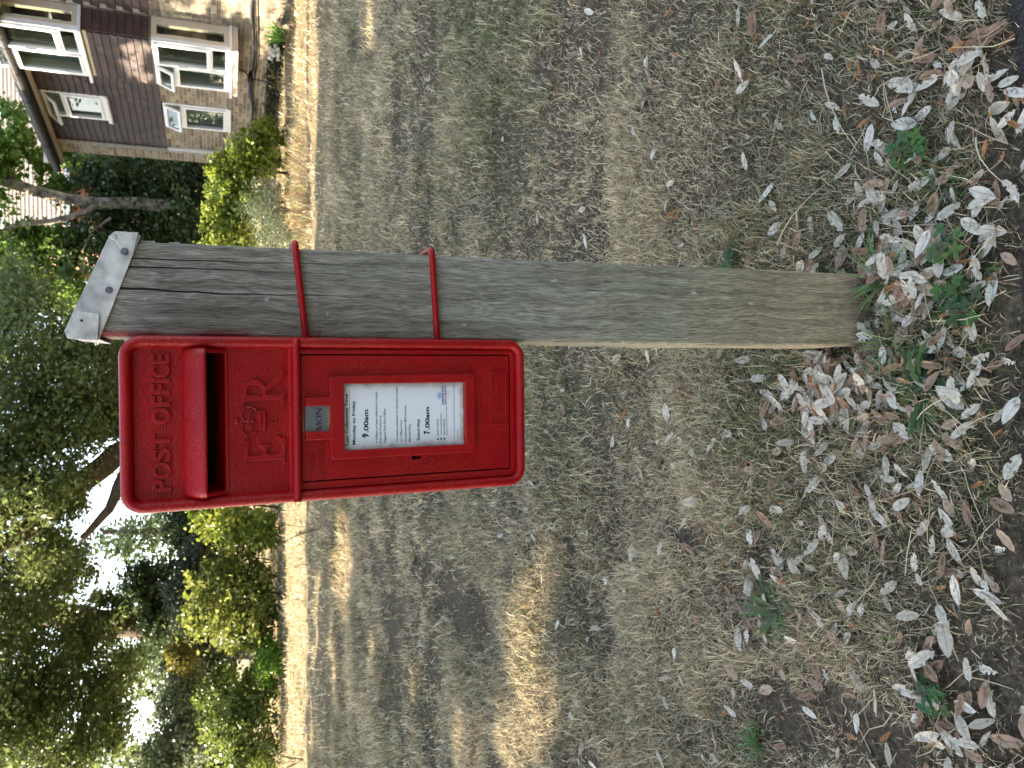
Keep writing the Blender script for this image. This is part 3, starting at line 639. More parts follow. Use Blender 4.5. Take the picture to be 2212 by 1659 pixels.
# rounded inner bead of the upper field
# lower surround with the door opening
dl, dr, db, dt = -.0965, .1000, -.2905, .0685
lower = [(-hw+ins+.0005, .0702)]+[p for p in outer[16:24]]+[p for p in outer[24:32]]+[(hw-ins-.0005, .0702)]
hole = rrect(dl-.0021, dr+.0021, db-.0022, dt, .004, 4)
put(body, curve_geo([lower, hole], .0035, .0008), .0030, ZB)
# throat of the slot
x0, x1 = -.1035, .1035
body.add([P(x0, .007, .212), P(x1, .007, .212), P(x1, .09, .212), P(x0, .09, .212), P(x0, .007, .1785), P(x1, .007, .1785), P(x1, .055, .1905), P(x0, .055, .1905), P(x1, .09, .186), P(x0, .09, .186)],
         [(0, 1, 2, 3), (4, 7, 6, 5), (7, 9, 8, 6), (0, 3, 9, 7, 4), (1, 5, 6, 8, 2), (3, 2, 8, 9)])
bodyo = body.build('body', 'red', box)
md = bodyo.modifiers.new('b', 'EDGE_SPLIT'); md.split_angle = R(35)
bodyo.data.polygons.foreach_set('use_smooth', [True]*len(bodyo.data.polygons))
mb = MB(); mb.box(P(-.102, .075, .1875), P(.102, .0765, .211)); mb.build('slot_darkness', 'dark', box)  # black sheet standing in for the darkness inside the slot
mb = MB(); mb.box(P(-.101, .024, -.296), P(.104, .0255, .0695)); mb.build('door_gap_darkness', 'dark', box)  # black plate behind door gap and keyhole, painted in place of shade
# rain hood
mb = MB(); prof = [(.2385, .0060), (.2365, .0015), (.232, -.0045), (.225, -.0115), (.218, -.0178), (.2115, -.0222), (.2078, -.0235), (.2055, -.0222), (.2055, -.0185), (.2075, -.012), (.2118, .0068)]
N = 40; vs = []
for i in range(N+1):
    u = -1+2*i/N; x = u*.1145; e = (1-abs(u))*.1145; k = min(1, e/.016); k = math.sqrt(max(0, 1-(1-k)**2))
    for j, (z, y) in enumerate(prof):
        yy = .0066+(y-.0066)*k; zz = z if j > 4 else .2075+(z-.2075)*(.75+.25*k)
        vs.append(P(x, yy+.0006*(vnoise(x, z, .01, 1)-.5), zz))
K = len(prof); mb.add(vs, [(i*K+k, i*K+k+1, (i+1)*K+k+1, (i+1)*K+k) for i in range(N) for k in range(K-1)])
for s in (-1, 1):                                   # cheeks running down beside the opening
    pr = [(.212, -.014), (.200, -.0075), (.188, -.0015), (.176, .0055)]
    vs = []
    for z, y in pr: vs += [P(s*.1035, .0066, z), P(s*.1035, y, z), P(s*.1075, y-.0008, z), P(s*.1125, .0058, z)]
    mb.add(vs, [(i*4+k, i*4+k+1, (i+1)*4+k+1, (i+1)*4+k) for i in range(3) for k in range(3)])
mb.build('rain_hood', 'red', box, smooth=True)
mb = MB()
for r_ in range(1):
    pass
# slot sill bead and horizontal ridge
for z0, z1, y, xx in ((.1735, .1785, .0035, .106),):
    geo = curve_geo([rrect(-xx, xx, z0, z1, .0022, 3)], .002, .001); put(mb, geo, y+.002, ZB)
mb.build('slot_sill', 'red', box, smooth=True)
mb = MB(); prof = [(.0875, .0055), (.0865, .001), (.084, -.0005), (.0822, -.003), (.0815, -.0085), (.0795, -.0125), (.0755, -.0145), (.0715, -.013), (.0692, -.009), (.0686, .004)]
vs = []; N = 30
for i in range(N+1):
    x = -.1262+.2524*i/N
    for z, y in prof: vs.append(P(x, y+.0005*(vnoise(x, z, .015, 2)-.5), z+.0005*(vnoise(x, z, .02, 6)-.5)))
K = len(prof); mb.add(vs, [(i*K+k, i*K+k+1, (i+1)*K+k+1, (i+1)*K+k) for i in range(N) for k in range(K-1)]+[tuple(range(K)), tuple(range(N*K, N*K+K))[::-1]])
mb.build('ridge_moulding', 'red', box, smooth=True)
# lettering
mb = MB()
for s, a, b in (('P', -.0985, -.0815), ('O', -.0785, -.0565), ('S', -.0540, -.0365), ('T', -.0345, -.0150), ('O', .0005, .0225), ('F', .0262, .0400), ('F', .0437, .0575), ('I', .0610, .0648), ('C', .0675, .0850), ('E', .0877, .1010)):
    put(mb, text_geo(s, a, b, .2545, .2785, .0022, .0009, .010), .0044, ZB)
lo = mb.build('raised_lettering', 'red', box); lo['label'] = 'raised words POST OFFICE above the slot'
EE = [(-66.2, 152.7), (-66.4, 150.0), (-62.5, 148.6), (-61.0, 145.7), (-60.7, 98.8), (-62.6, 96.6), (-67.8, 93.9), (-68.0, 91.2), (-28.8, 90.8), (-23.8, 101.2), (-23.2, 102.8), (-26.0, 103.7), (-36.4, 97.5), (-43.3, 97.0), (-48.8, 99.8), (-51.5, 103.1), (-51.9, 116.2), (-50.7, 118.3), (-46.7, 119.4), (-42.3, 118.2), (-39.1, 113.3), (-36.8, 114.9), (-36.1, 129.5), (-38.9, 130.6), (-40.6, 130.1), (-42.2, 125.2), (-47.6, 124.2), (-51.9, 127.0), (-53.0, 129.1), (-52.1, 145.6), (-36.0, 145.5), (-30.5, 142.8), (-28.8, 143.6), (-29.9, 150.2), (-34.0, 151.8)]
RR = [(24.9, 153.8), (26.0, 151.2), (29.8, 149.0), (31.2, 144.8), (31.6, 100.1), (28.7, 97.4), (25.3, 94.6), (25.2, 91.9), (45.0, 91.7), (45.6, 92.8), (41.7, 95.6), (39.5, 98.9), (39.8, 118.5), (43.2, 119.0), (45.4, 116.8), (62.1, 95.4), (65.5, 92.0), (76.8, 91.9), (77.9, 94.1), (75.7, 96.3), (70.0, 99.7), (52.2, 119.4), (55.6, 121.5), (60.7, 125.8), (63.3, 133.3), (63.0, 139.7), (58.1, 147.1), (52.6, 151.4), (43.8, 153.4)]
RH = [(39.2, 146.3), (38.8, 126.0), (41.0, 123.3), (46.6, 123.8), (52.3, 127.0), (55.2, 133.3), (55.2, 139.7), (51.4, 144.6), (45.9, 146.7)]
mm = lambda L: [(a/1000, b/1000) for a, b in L]
mb = MB(); put(mb, curve_geo([mm(EE)], .0032, .0012), .0040, ZB); put(mb, curve_geo([mm(RR), mm(RH)], .0032, .0012), .0040, ZB)
for x in (-.0030, .0034):
    put(mb, curve_geo([[(x-.0014, .104), (x+.0014, .104), (x+.0014, .114), (x-.0014, .114)]], .0014, .0005), .0048, ZB)
for z in (.1025, .1145): put(mb, curve_geo([[(-.0068, z), (.0072, z), (.0072, z+.0018), (-.0068, z+.0018)]], .0014, .0005), .0048, ZB)
mb.build('royal_cypher', 'red', box)['label'] = 'raised letters E and R with a small II between them'
mb = MB(); yy = .0045
put(mb, curve_geo([[(-.0140, .1320), (-.0158, .1200), (-.008, .1183), (.008, .1183), (.0158, .1200), (.0140, .1320), (.007, .1305), (-.007, .1305)]], .0022, .001), yy, ZB)
for z in (.1215, .1285): mb.tube([P(-.0160, yy-.001, z+.0012), P(-.008, yy-.0025, z), P(0, yy-.003, z-.0004), P(.008, yy-.0025, z), P(.0160, yy-.001, z+.0012)], .0013, 6)
for s in (-1, 1):
    mb.tube([P(s*.0130, yy-.001, .1320), P(s*.0190, yy-.001, .1350), P(s*.0222, yy-.001, .1425), P(s*.0212, yy-.001, .1500), P(s*.0150, yy-.001, .1545), P(s*.0070, yy-.001, .1550), P(s*.0015, yy-.001, .1510)], .0018, 6)
    mb.tube([P(0, yy-.001, .1500), P(s*.0030, yy-.001, .1430), P(s*.0075, yy-.001, .1410), P(s*.0120, yy-.001, .1440)], .0012, 6)
    mb.ball(P(s*.0100, yy-.001, .1380), .0020, 8); mb.ball(P(s*.0165, yy-.001, .1400), .0016, 8)
mb.ball(P(0, yy-.001, .1395), .0023, 8)
mb.tube([P(0, yy-.001, .1335), P(0, yy-.001, .1560)], .0014, 6)
mb.ball(P(0, yy-.001, .1622), .0046, 10, sc=(1, .5, 1)); mb.ball(P(0, yy-.001, .1558), .0026, 8, sc=(1.2, .6, 1))
mb.build('crown_emblem', 'red', box, smooth=True)['label'] = 'raised crown between the two letters'
# door
nl, nr, nb, nt_ = -.0508, .0546, -.2045, .0020
key = [(-.0694+.0036*math.cos(R(a)), -.1155+.0038*math.sin(R(a))) for a in range(-60, 241, 25)]+[(-.0712, -.1280), (-.0676, -.1280)]
dout = rrect(dl, dr, db, dt-.0015, .003, 4)
win = [(nl-.001, nt_+.001), (nl-.001, nb-.001), (nr+.001, nb-.001), (nr+.001, nt_+.001)]
mb = MB(); put(mb, curve_geo([dout, win, key], .0040, .0008), .0035, ZB); door = mb.build('door', 'red', box)
fr = [(.0345, .0618), (.0205, .0618), (.0205, .0245), (-.0190, .0245), (-.0190, .0618), (-.0325, .0618), (-.0325, .0248), (-.0600, .0235), (-.0645, .0190), (-.0645, -.2190), (-.0612, -.2225), (.0660, -.2225), (.0692, -.2190), (.0668, .0205), (.0630, .0250), (.0345, .0250)]
mb = MB(); put(mb, curve_geo([fr, [(nl, nt_), (nl, nb), (nr, nb), (nr, nt_)]], .0062, .0018, 2), -.0040, ZB); mb.build('notice_frame', 'red', door)
# soft shoulder round the frame
mb = MB(); mb.box(P(nl-.0008, .0005, nb-.0008), P(nr+.0008, .0015, nt_+.0008)); card = mb.build('notice', 'card', door)
card['label'] = 'white collection time notice with black print'
# collection tab
mb = MB(); mb.box(P(-.0189, -.0035, .0246), P(.0204, .0, .0615)); tab = mb.build('collection_tab', 'tab', door)
mb = MB(); mb.box(P(-.0189, -.0005, .0616), P(.0204, .0035, .0650)); mb.build('tab_rim', 'brass', door); mb = MB(); mb.box(P(-.0150, -.0042, .0246), P(.0195, -.0036, .0275)); mb.build('tab_edge', 'brass', door)
# MON with thin serifs
def stroke(mb, x0, z0, x1, z1, w, y):
    dx, dz = x1-x0, z1-z0; L = math.hypot(dx, dz); nx_, nz_ = -dz/L*w/2, dx/L*w/2
    mb.add([P(x0-nx_, y, z0-nz_), P(x0+nx_, y, z0+nz_), P(x1+nx_, y, z1+nz_), P(x1-nx_, y, z1-nz_)], [(0, 1, 2, 3)])
mb = MB(); y = -.0038; z0, z1 = .0365, .0455
stroke(mb, -.0165, z0, -.0160, z1, .0008, y); stroke(mb, -.0160, z1, -.0118, z0, .0018, y); stroke(mb, -.0118, z0, -.0078, z1, .0008, y); stroke(mb, -.0078, z1, -.0070, z0, .0018, y)
for xx, zz in ((-.0165, z0), (-.0165, z1), (-.0070, z0), (-.0072, z1)): stroke(mb, xx-.0016, zz, xx+.0016, zz, .0004, y)
O = [(.0004+.0052*math.cos(R(a)), .0410+.0047*math.sin(R(a))) for a in range(0, 360, 20)]; Oi = [(.0004+.0034*math.cos(R(a)), .0410+.0040*math.sin(R(a))) for a in range(0, 360, 20)]
put(mb, curve_geo([O, Oi], 0), y, ZB)
stroke(mb, .0078, z0, .0078, z1, .0009, y); stroke(mb, .0076, z1, .0160, z0, .0019, y); stroke(mb, .0160, z0, .0160, z1, .0009, y)
for xx, zz in ((.0078, z0), (.0070, z1), (.0160, z1)): stroke(mb, xx-.0016, zz, xx+.0016, zz, .0004, y)
mb.build('tab_lettering', 'ink', door)
# notice print
def line(mb, s, x0, x1, zb, cap, w=0): put(mb, text_geo(s, x0, x1, zb, zb+cap, weight=w), .0002, ZB)
mb = MB()
line(mb, 'Last Collection Time', -.0435, .0391, -.0063, .0052, .022); line(mb, 'Monday to Friday', -.0431, .0276, -.0176, .0052, .022)
line(mb, '9', -.0323, -.0262, -.0388, .0102, .05); line(mb, '.00am', -.0245, .0126, -.0388, .0075, .028)
line(mb, 'Saturday', -.0413, -.0047, -.1255, .0050, .018); line(mb, '7', -.0311, -.0255, -.1432, .0100, .05); line(mb, '.00am', -.0240, .0140, -.1430, .0075, .028)
mb.build('notice_heading', 'ink', door)
mb = MB()
line(mb, 'A 4.00pm or later collection is made', -.0428, .0406, -.0540, .0037, .006); line(mb, 'from the Postbox at', -.0430, .0025, -.0605, .0037, .006); line(mb, 'Regents Park Post Office', -.0424, .0132, -.0678, .0037, .006)
line(mb, 'The latest collection in the area is made', -.0423, .0484, -.0885, .0037, .006); line(mb, 'at 7.30pm from', -.0422, -.0060, -.0956, .0037, .006); line(mb, 'Southampton Mail Centre,', -.0419, .0180, -.1028, .0037, .006); line(mb, 'Mitchell Way', -.0422, -.0130, -.1100, .0037, .006)
line(mb, '03457 740740', -.0342, -.0067, -.1592, .0027, .012); line(mb, 'www.royalmail.com', -.0340, .0033, -.1648, .0027, .012); line(mb, '0345 6000606', -.0336, -.0065, -.1706, .0027, .012)
line(mb, 'Postbox number 5015 7160', -.0338, .0142, -.1748, .0024, .006)
line(mb, 'Royal Mail uses concealed security markings to protect', -.0415, .0508, -.1882, .0022, .0); line(mb, 'Postboxes', -.0413, -.0250, -.1943, .0022, .0)
mb.box(P(-.0430, -.0000, -.0089), P(.0445, .0002, -.0085))
for z in (-.1592, -.1650, -.1706): mb.box(P(-.0420, 0, z), P(-.0385, .0002, z+.0026))
mb.build('notice_small_print', 'grey_ink', door)
mb = MB(); mb.box(P(.0172, .0001, -.1735), P(.0496, .0003, -.1655)); mb.build('notice_purple_panel', 'purple', door)
mb = MB(); put(mb, text_geo('Royal Mail', .0186, .0484, -.1716, -.1674, weight=.02), -.0001, ZB); mb.build('notice_panel_lettering', 'card', door)
mb = MB()
for a, b, c, d in ((.0268, .0272, -.1770, -.1560), (.0388, .0392, -.1770, -.1560), (.0268, .0392, -.1562, -.1558), (.0268, .0392, -.1772, -.1768)):
    if c < -.1735 and d > -.1655:
        mb.box(P(a, .0002, -.1654), P(b, .0004, d)); mb.box(P(a, .0002, c), P(b, .0004, -.1736))
    else: mb.box(P(a, .0002, c), P(b, .0004, d))
mb.build('notice_outline', 'lilac', door)
mb = MB(); put(mb, curve_geo([[(.0290, -.1648), (.0370, -.1648), (.0385, -.1600), (.0358, -.1592), (.0345, -.1580), (.0330, -.1572), (.0315, -.1580), (.0302, -.1592), (.0275, -.1600)]], 0), .0003, ZB); mb.build('notice_crown', 'blue_ink', door)
# raised words and maker's panel
mb = MB()
put(mb, text_geo('NEXT', -.0775, -.0540, .0480, .0575, .0007, .0004, .004), -.0008, ZB); put(mb, text_geo('COLLECTION', -.0945, -.0350, .0335, .0435, .0007, .0004, .004), -.0008, ZB)
mb.build('door_lettering', 'red', door)['label'] = 'worn raised words NEXT COLLECTION beside the day tab'
mb = MB(); a = rrect(-.0200, .0722, -.2850, -.2545, .002, 3); b = rrect(-.0178, .0700, -.2828, -.2567, .0015, 3)
put(mb, curve_geo([a, b], .0022, .0007), -.0010, ZB)
rg = random.Random(4)
for i in range(16):
    x = .002+i*.0032; mb.box(P(x, -.0012, -.2735), P(x+.0007, .0, -.2695)); mb.box(P(x, -.0011, -.2735+rg.uniform(0, .0035)), P(x+.0022, .0, -.2728+rg.uniform(0, .003)))
mb.build('maker_panel', 'red', door)
# clamping rods round the post
inv = (Matrix.Translation(base) @ Rm).inverted()
for (zl, zr) in ((1.154, 1.169), (.938, .946)):
    mb = MB(); yf = PY-.0065; r0 = .0053
    pts = [(.060, yf+.004, zl-.002), (.078, yf, zl), (.15, yf-.0005, (zl+zr)/2), (.217, yf, zr-.001), (.2245, yf+.0005, zr-.0002), (.2285, yf+.004, zr), (.2300, yf+.011, zr), (.2305, yf+.05, zr), (.2305, yf+.145, zr-.001), (.2200, yf+.150, zr-.001), (.060, yf+.150, zl)]
    mb.tube([inv @ Vector(p) for p in pts], [r0, r0, r0, r0, r0*1.1, r0*1.1, r0, r0, r0, r0, r0], 12)
    rod = mb.build('clamp_rod', 'red', box, smooth=True)
    th = MB()
    for k in range(13):
        x = .0795+k*.0024; zz = zl+(zr-zl)*(x-.078)/.14; c = Vector((x, yf-.0001, zz))
        pp = [inv @ (c+Vector((.0012*(a/360), math.cos(R(a))*(r0+.0003), math.sin(R(a))*(r0+.0003)))) for a in range(0, 361, 45)]
        th.tube(pp, .0007, 4, cap=False)
    th.build('screw_thread', 'red', rod)

# ------------------------------------------------------------------ brick house
U = np.array([.2204, -.9754]); Nn = np.array([-.9754, -.2204]); O0 = np.array([9.0-.226*17.86, 17.86])
GH = .26
def W(s, n_, z): p = O0+U*s+Nn*n_; return (p[0], p[1], z)
house = empty('brick_house', W(0, 0, GH)); props(house, 'two storey pale brick house with dark hung tiles and white windows at the right', 'house')
hl = Vector(W(0, 0, GH))
def WL(s, n_, z): return tuple(Vector(W(s, n_, z))-hl)
TOP = 4.31; CB = 2.30
def wbox(mb, s0, s1, n0, n1, z0, z1, tint=(1, 1, 1)): mb.box((s0, n0, z0), (s1, n1, z1), tint, WL)
openings = [(1.19, 2.05, 1.08, 2.30), (1.19, 2.05, 3.22, 4.31), (3.25, 4.49, 1.0, 4.5)]
def hit(s0, s1, z0, z1): return any(s1 > a+.01 and s0 < b-.01 and z1 > c+.01 and z0 < d-.01 for a, b, c, d in openings)
# backing wall round the openings
mb = MB()
for s0, s1 in ((0, 1.19), (2.05, 3.25), (4.49, 9.5)): wbox(mb, s0, s1, -.3, -.012, -.1, TOP+.1)
wbox(mb, 1.19, 2.05, -.3, -.012, -.1, 1.08); wbox(mb, 1.19, 2.05, -.3, -.012, 2.30, 3.22); wbox(mb, 1.19, 2.05, -.3, -.012, 4.311, 4.40)
wbox(mb, 3.25, 4.49, -.3, -.012, -.1, 1.0); wbox(mb, 3.25, 4.49, -.3, -.012, 4.36, 4.40)
wbox(mb, 0, .3, -6, -.3, -.1, TOP+.1)
wbox(mb, 0, 9.5, -2.6, -2.5, -.1, TOP+.1)
mb.build('wall', 'mortar', house)
BR = [(.29, .25, .185), (.24, .205, .155), (.19, .16, .125), (.34, .29, .22), (.26, .21, .155), (.16, .135, .11)]
rg = random.Random(2)
def brick_tint(): 
    c = rg.choice(BR); k = rg.uniform(.85, 1.15); return tuple(q*k for q in c)
mb = MB(); z = -.05; row = 0
while z < CB-.02:
    s = .36+(0 if row % 2 else -.1125)
    while s < 8.5:
        a, b = max(s, .36), s+.215
        if not hit(a, b, z, z+.065) and b-a > .03: d = rg.uniform(0, .004); wbox(mb, a, b, -.0115, .0+d, z, z+.065, brick_tint())
        elif b-a > .03:
            for (oa, ob, oc, od) in openings:
                if z+.065 > oc+.01 and z < od-.01:
                    if a < oa < b and oa-a > .03: wbox(mb, a, oa, -.0115, .001, z, z+.065, brick_tint())
                    if a < ob < b and b-ob > .03: wbox(mb, ob, b, -.0115, .001, z, z+.065, brick_tint())
        s += .225
    z += .075; row += 1
mb.build('brickwork', 'brick', house, kind='stuff')
mb = MB(); wbox(mb, 0, .32, -.012, .10, -.1, TOP-.005); mb.build('pier_core', 'mortar', house)
mb = MB(); z = -.05; row = 0
while z < TOP-.06:
    cuts = [(.0, .215), (.225, .32)] if row % 2 else [(0, .1), (.11, .32)]
    for a, b in cuts: wbox(mb, a, b, .1005, .108+rg.uniform(0, .003), z, z+.065, brick_tint())
    wbox(mb, -.006, -.0005, -.012, .106, z, z+.065, brick_tint()); 
    sb = -.02
    while sb > -2.5: wbox(mb, -.006, -.0005, sb-.215, sb-(.0), z, z+.065, brick_tint()); sb -= .225
    z += .075; row += 1
mb.build('pier_bricks', 'brick', house, kind='stuff')
mb = MB(); wbox(mb, .33, .375, .005, .06, .3, CB-.03); mb.build('corner_trim', 'pvc', house)
# hung tiles, each course tilted out over the one below
TL = [(.052, .039, .039), (.046, .034, .035), (.062, .045, .044), (.042, .032, .033), (.066, .043, .039)]
def hung(mb, s0, s1, z0, z1, n0, flip=False):
    z = z0; r = 0
    while z < z1:
        s = s0-(0 if r % 2 else .0825)
        while s < s1:
            a, b = max(s, s0), min(s+.163, s1)
            if b-a > .02 and not (n0 < .1 and hit(a, b, z, z+.06)):
                d = rg.uniform(0, .004); zt = min(z+.135, z1+.02); c = rg.choice(TL); k = rg.uniform(.85, 1.15); c = tuple(q*k for q in c)
                vs = [WL(a, n0, z), WL(b, n0, z), WL(b, n0+.034+d, z+rg.uniform(-.002, .002)), WL(a, n0+.034+d, z+rg.uniform(-.002, .002)), WL(a, n0, zt), WL(b, n0, zt), WL(b, n0+.010, zt), WL(a, n0+.010, zt)]
                mb.add(vs, [(0, 1, 2, 3), (4, 7, 6, 5), (3, 2, 6, 7), (0, 3, 7, 4), (1, 5, 6, 2)], c)
            s += .165
        z += .115; r += 1
mb = MB(); hung(mb, .335, 1.19, CB, TOP, 0); hung(mb, 1.19, 2.05, CB, 3.16, 0); hung(mb, 2.05, 3.27, CB, TOP, 0); hung(mb, 4.47, 8.5, CB, TOP, 0)
mb.build('hung_tiles', 'tile', house, kind='stuff')
# projecting bay between the two big windows
BN = .41
bay = MB(); wbox(bay, 3.27, 4.47, -.01, BN-.005, CB-.01, 3.24)
bay = bay.build('bay_wall', 'mortar', house)
mb = MB(); hung(mb, 3.27, 4.47, CB, 3.17, BN)
z = CB; r = 0
while z < 3.17:                                   # tiles on the cheek that faces the lawn
    nn = 0.0 if r % 2 else -.08
    while nn < BN:
        a, b = max(nn, .02), min(nn+.163, BN)
        if b-a > .02:
            c = rg.choice([(.075, .043, .037), (.065, .04, .035), (.085, .05, .041)])
            mb.add([WL(4.47, a, z), WL(4.47, b, z), WL(4.50, b, z), WL(4.50, a, z), WL(4.47, a, z+.135), WL(4.47, b, z+.135), WL(4.48, b, z+.135), WL(4.48, a, z+.135)], [(0, 1, 2, 3), (3, 2, 6, 7), (0, 3, 7, 4), (1, 5, 6, 2)], c)
        nn += .165
    z += .115; r += 1
mb.build('bay_tiles', 'tile', bay, kind='stuff')
def frame_rect(mb, s0, s1, z0, z1, n0, n1, w, fn=wbox):
    fn(mb, s0, s1, n0, n1, z0, z0+w); fn(mb, s0, s1, n0, n1, z1-w, z1); fn(mb, s0, s0+w, n0, n1, z0+w, z1-w); fn(mb, s1-w, s1, n0, n1, z0+w, z1-w)
def curtain(parent, s0, s1, z0, z1, n_, mat='curtain', amp=.02):
    mb = MB(); N = int((s1-s0)/.02); vs = []
    for i in range(N+1):
        s = s0+(s1-s0)*i/N; d = n_+amp*math.sin(i*1.3)+amp*.5*math.sin(i*.47); vs += [WL(s, d, z0), WL(s, d, z1)]
    mb.add(vs, [(2*i, 2*i+2, 2*i+3, 2*i+1) for i in range(N)]); mb.build('curtain', mat, parent)
def open_vent(parent, s0, s1, ztop, h, n0, ang, w=.045):
    """top-hung vent pushed out at the bottom"""
    ca, sa = math.cos(ang), math.sin(ang)
    def fn(s, n_, z):                              # z measured down from the hinge, n_ outwards
        return WL(s, n0+n_*ca+z*sa, ztop-z*ca+n_*sa)
    mb = MB()
    for a, b, c, d in ((s0, s1, 0, w), (s0, s1, h-w, h), (s0, s0+w, w, h-w), (s1-w, s1, w, h-w)): mb.box((a, 0, c), (b, .04, d), fn=fn)
    o = mb.build('vent_sash', 'pvc', parent)
    mb = MB(); mb.box((s0+w, .015, w), (s1-w, .02, h-w), fn=fn); mb.build('vent_pane', 'glass', parent)
def small_window(s0, s1, z0, z1, ang, deep):
    f = MB(); n0 = -deep; zt = z1-.33
    frame_rect(f, s0, s1, z0, z1, n0, n0+.07, .055); wbox(f, s0+.055, s1-.055, n0, n0+.07, zt-.03, zt+.03)
    w = f.build('window', 'pvc', house)
    g_ = MB(); wbox(g_, s0+.09, s1-.09, n0+.03, n0+.035, z0+.09, zt-.065); g_.build('pane', 'glass', w)
    c = MB(); frame_rect(c, s0+.05, s1-.05, z0+.05, zt-.028, n0+.071, n0+.10, .045); c.build('casement', 'pvc', w)
    open_vent(w, s0+.05, s1-.05, z1-.04, .29, n0+.072, ang)
    sl_ = MB(); wbox(sl_, s0-.03, s1+.03, n0+.07, .06, z0-.045, z0-.002); sl_.build('sill', 'pvc', w)
    curtain(w, s0, s1, z0, z1, n0-.08)
small_window(1.20, 2.04, 1.10, 2.27, .35, .05)
small_window(1.20, 2.04, 3.27, 4.28, .75, .05)
mb = MB(); wbox(mb, 1.17, 2.07, .005, .075, 3.19, 3.224); mb.build('lead_flashing', 'zinc', house)
def bay_window(z0, z1, big, vent):
    s0, s1, n1 = 3.27, 4.47, BN+.02; f = MB(); w_ = .06; sm = 3.86; zt = z1-.32
    frame_rect(f, s0, s1, z0, z1, n1-.07, n1, w_); wbox(f, sm-.035, sm+.035, n1-.07, n1, z0+w_, z1-w_)
    wbox(f, s0+w_, sm-.035, n1-.069, n1-.001, zt-.03, zt+.03); wbox(f, sm+.035, s1-w_, n1-.069, n1-.001, z0+.26, z0+.32)
    w = f.build('window', 'pvc', house)
    # cheek facing the lawn: cream boards with a narrow light
    f = MB(); wbox(f, s1-.05, s1+.02, .0, .13, z0, z1); wbox(f, s1-.05, s1+.02, BN-.10, BN-.052, z0, z1); wbox(f, s1-.05, s1+.019, .13, BN-.10, z0, z0+.08); wbox(f, s1-.05, s1+.019, .13, BN-.10, z1-.08, z1); f.build('bay_cheek', 'cream', w)
    f = MB(); wbox(f, s0-.02, s0+.05, .0, BN-.052, z0, z1); f.build('far_cheek', 'cream', w)
    g_ = MB(); wbox(g_, s1-.01, s1-.005, .13, BN-.10, z0+.08, z1-.08); g_.build('side_pane', 'glass', w)
    g_ = MB(); wbox(g_, s0+w_, sm-.035, n1-.045, n1-.04, z0+w_, zt-.03); wbox(g_, sm+.035, s1-w_, n1-.045, n1-.04, z0+w_, z1-w_); g_.build('pane', 'glass', w)
    if not vent: g_ = MB(); wbox(g_, s0+w_, sm-.035, n1-.045, n1-.04, zt+.03, z1-w_); g_.build('top_pane', 'glass', w)
    else: open_vent(w, s0+.05, sm-.03, z1-.05, .28, n1+.002, .45)
    c = MB(); frame_rect(c, sm+.01, s1-.03, z0+.30, z1-.03, n1+.001, n1+.035, .055); c.build('casement', 'pvc', w)
    c = MB(); frame_rect(c, s0+.045, sm-.02, z0+.045, zt-.02, n1+.001, n1+.018, .04); c.build('sash', 'pvc', w)
    hd = MB(); wbox(hd, sm+.03, sm+.06, n1+.04, n1+.06, z0+.65, z0+.80); hd.build('handle', 'pvc', w)
    sl_ = MB(); wbox(sl_, s0-.10, s1+.06, -.01, n1+.055, z0-.045, z0-.002); sl_.build('sill', 'pvc', w)
    for (a, b) in ((s0+.02, s0+.22), (s1-.25, s1-.1)): curtain(w, a, b, z0, z1, n1-.22, amp=.015)
    return w
w1 = bay_window(1.10, CB-.03, True, True)
mb = MB(); wbox(mb, 3.20, 4.50, -.01, BN+.04, .965, 1.052); mb.build('bay_base', 'cream', w1)
w2 = bay_window(3.30, 4.62, True, False)
mb = MB(); wbox(mb, 0, 9.5, -2.49, -.32, 2.35, 2.42); mb.build('upper_floor', 'mortar', house)
mb = MB(); wbox(mb, .3, 9.5, -2.495, -2.49, .2, 4.3); mb.build('room_wall', 'curtain', house)
# eaves: soffit, fascia, gutter and roof
mb = MB(); wbox(mb, -.10, 9.5, -.01, .33, TOP, TOP+.02); mb.build('soffit', 'cream', house)
mb = MB(); wbox(mb, -.12, 9.5, .33, .355, TOP-.03, TOP+.17); mb.build('fascia', 'black', house)
mb = MB(); wbox(mb, -.12, -.1005, -.01, .33, TOP-.03, TOP+.30); mb.build('gable_board', 'cream', house)
mb = MB(); mb.tube([WL(-.2, .42, TOP+.07), WL(3.1, .42, TOP+.075), WL(9.5, .42, TOP+.08)], .075, 12); 
for s in (.8, 2.3, 3.8, 5.3): mb.tube([WL(s, .42, TOP+.07), WL(s+.05, .42, TOP+.07)], .084, 12)
mb.build('gutter', 'black', house, smooth=False)
mb = MB(); mb.add([WL(-.15, .35, TOP+.175), WL(9.5, .35, TOP+.175), WL(9.5, -6, TOP+.45), WL(-.15, -6, TOP+.45), WL(-.15, .35, TOP+.20), WL(9.5, .35, TOP+.20), WL(9.5, -6, TOP+.49), WL(-.15, -6, TOP+.49)], [(0, 3, 2, 1), (4, 5, 6, 7), (0, 1, 5, 4), (3, 0, 4, 7)], (.12, .08, .07)); mb.build('roof', 'tile', house)
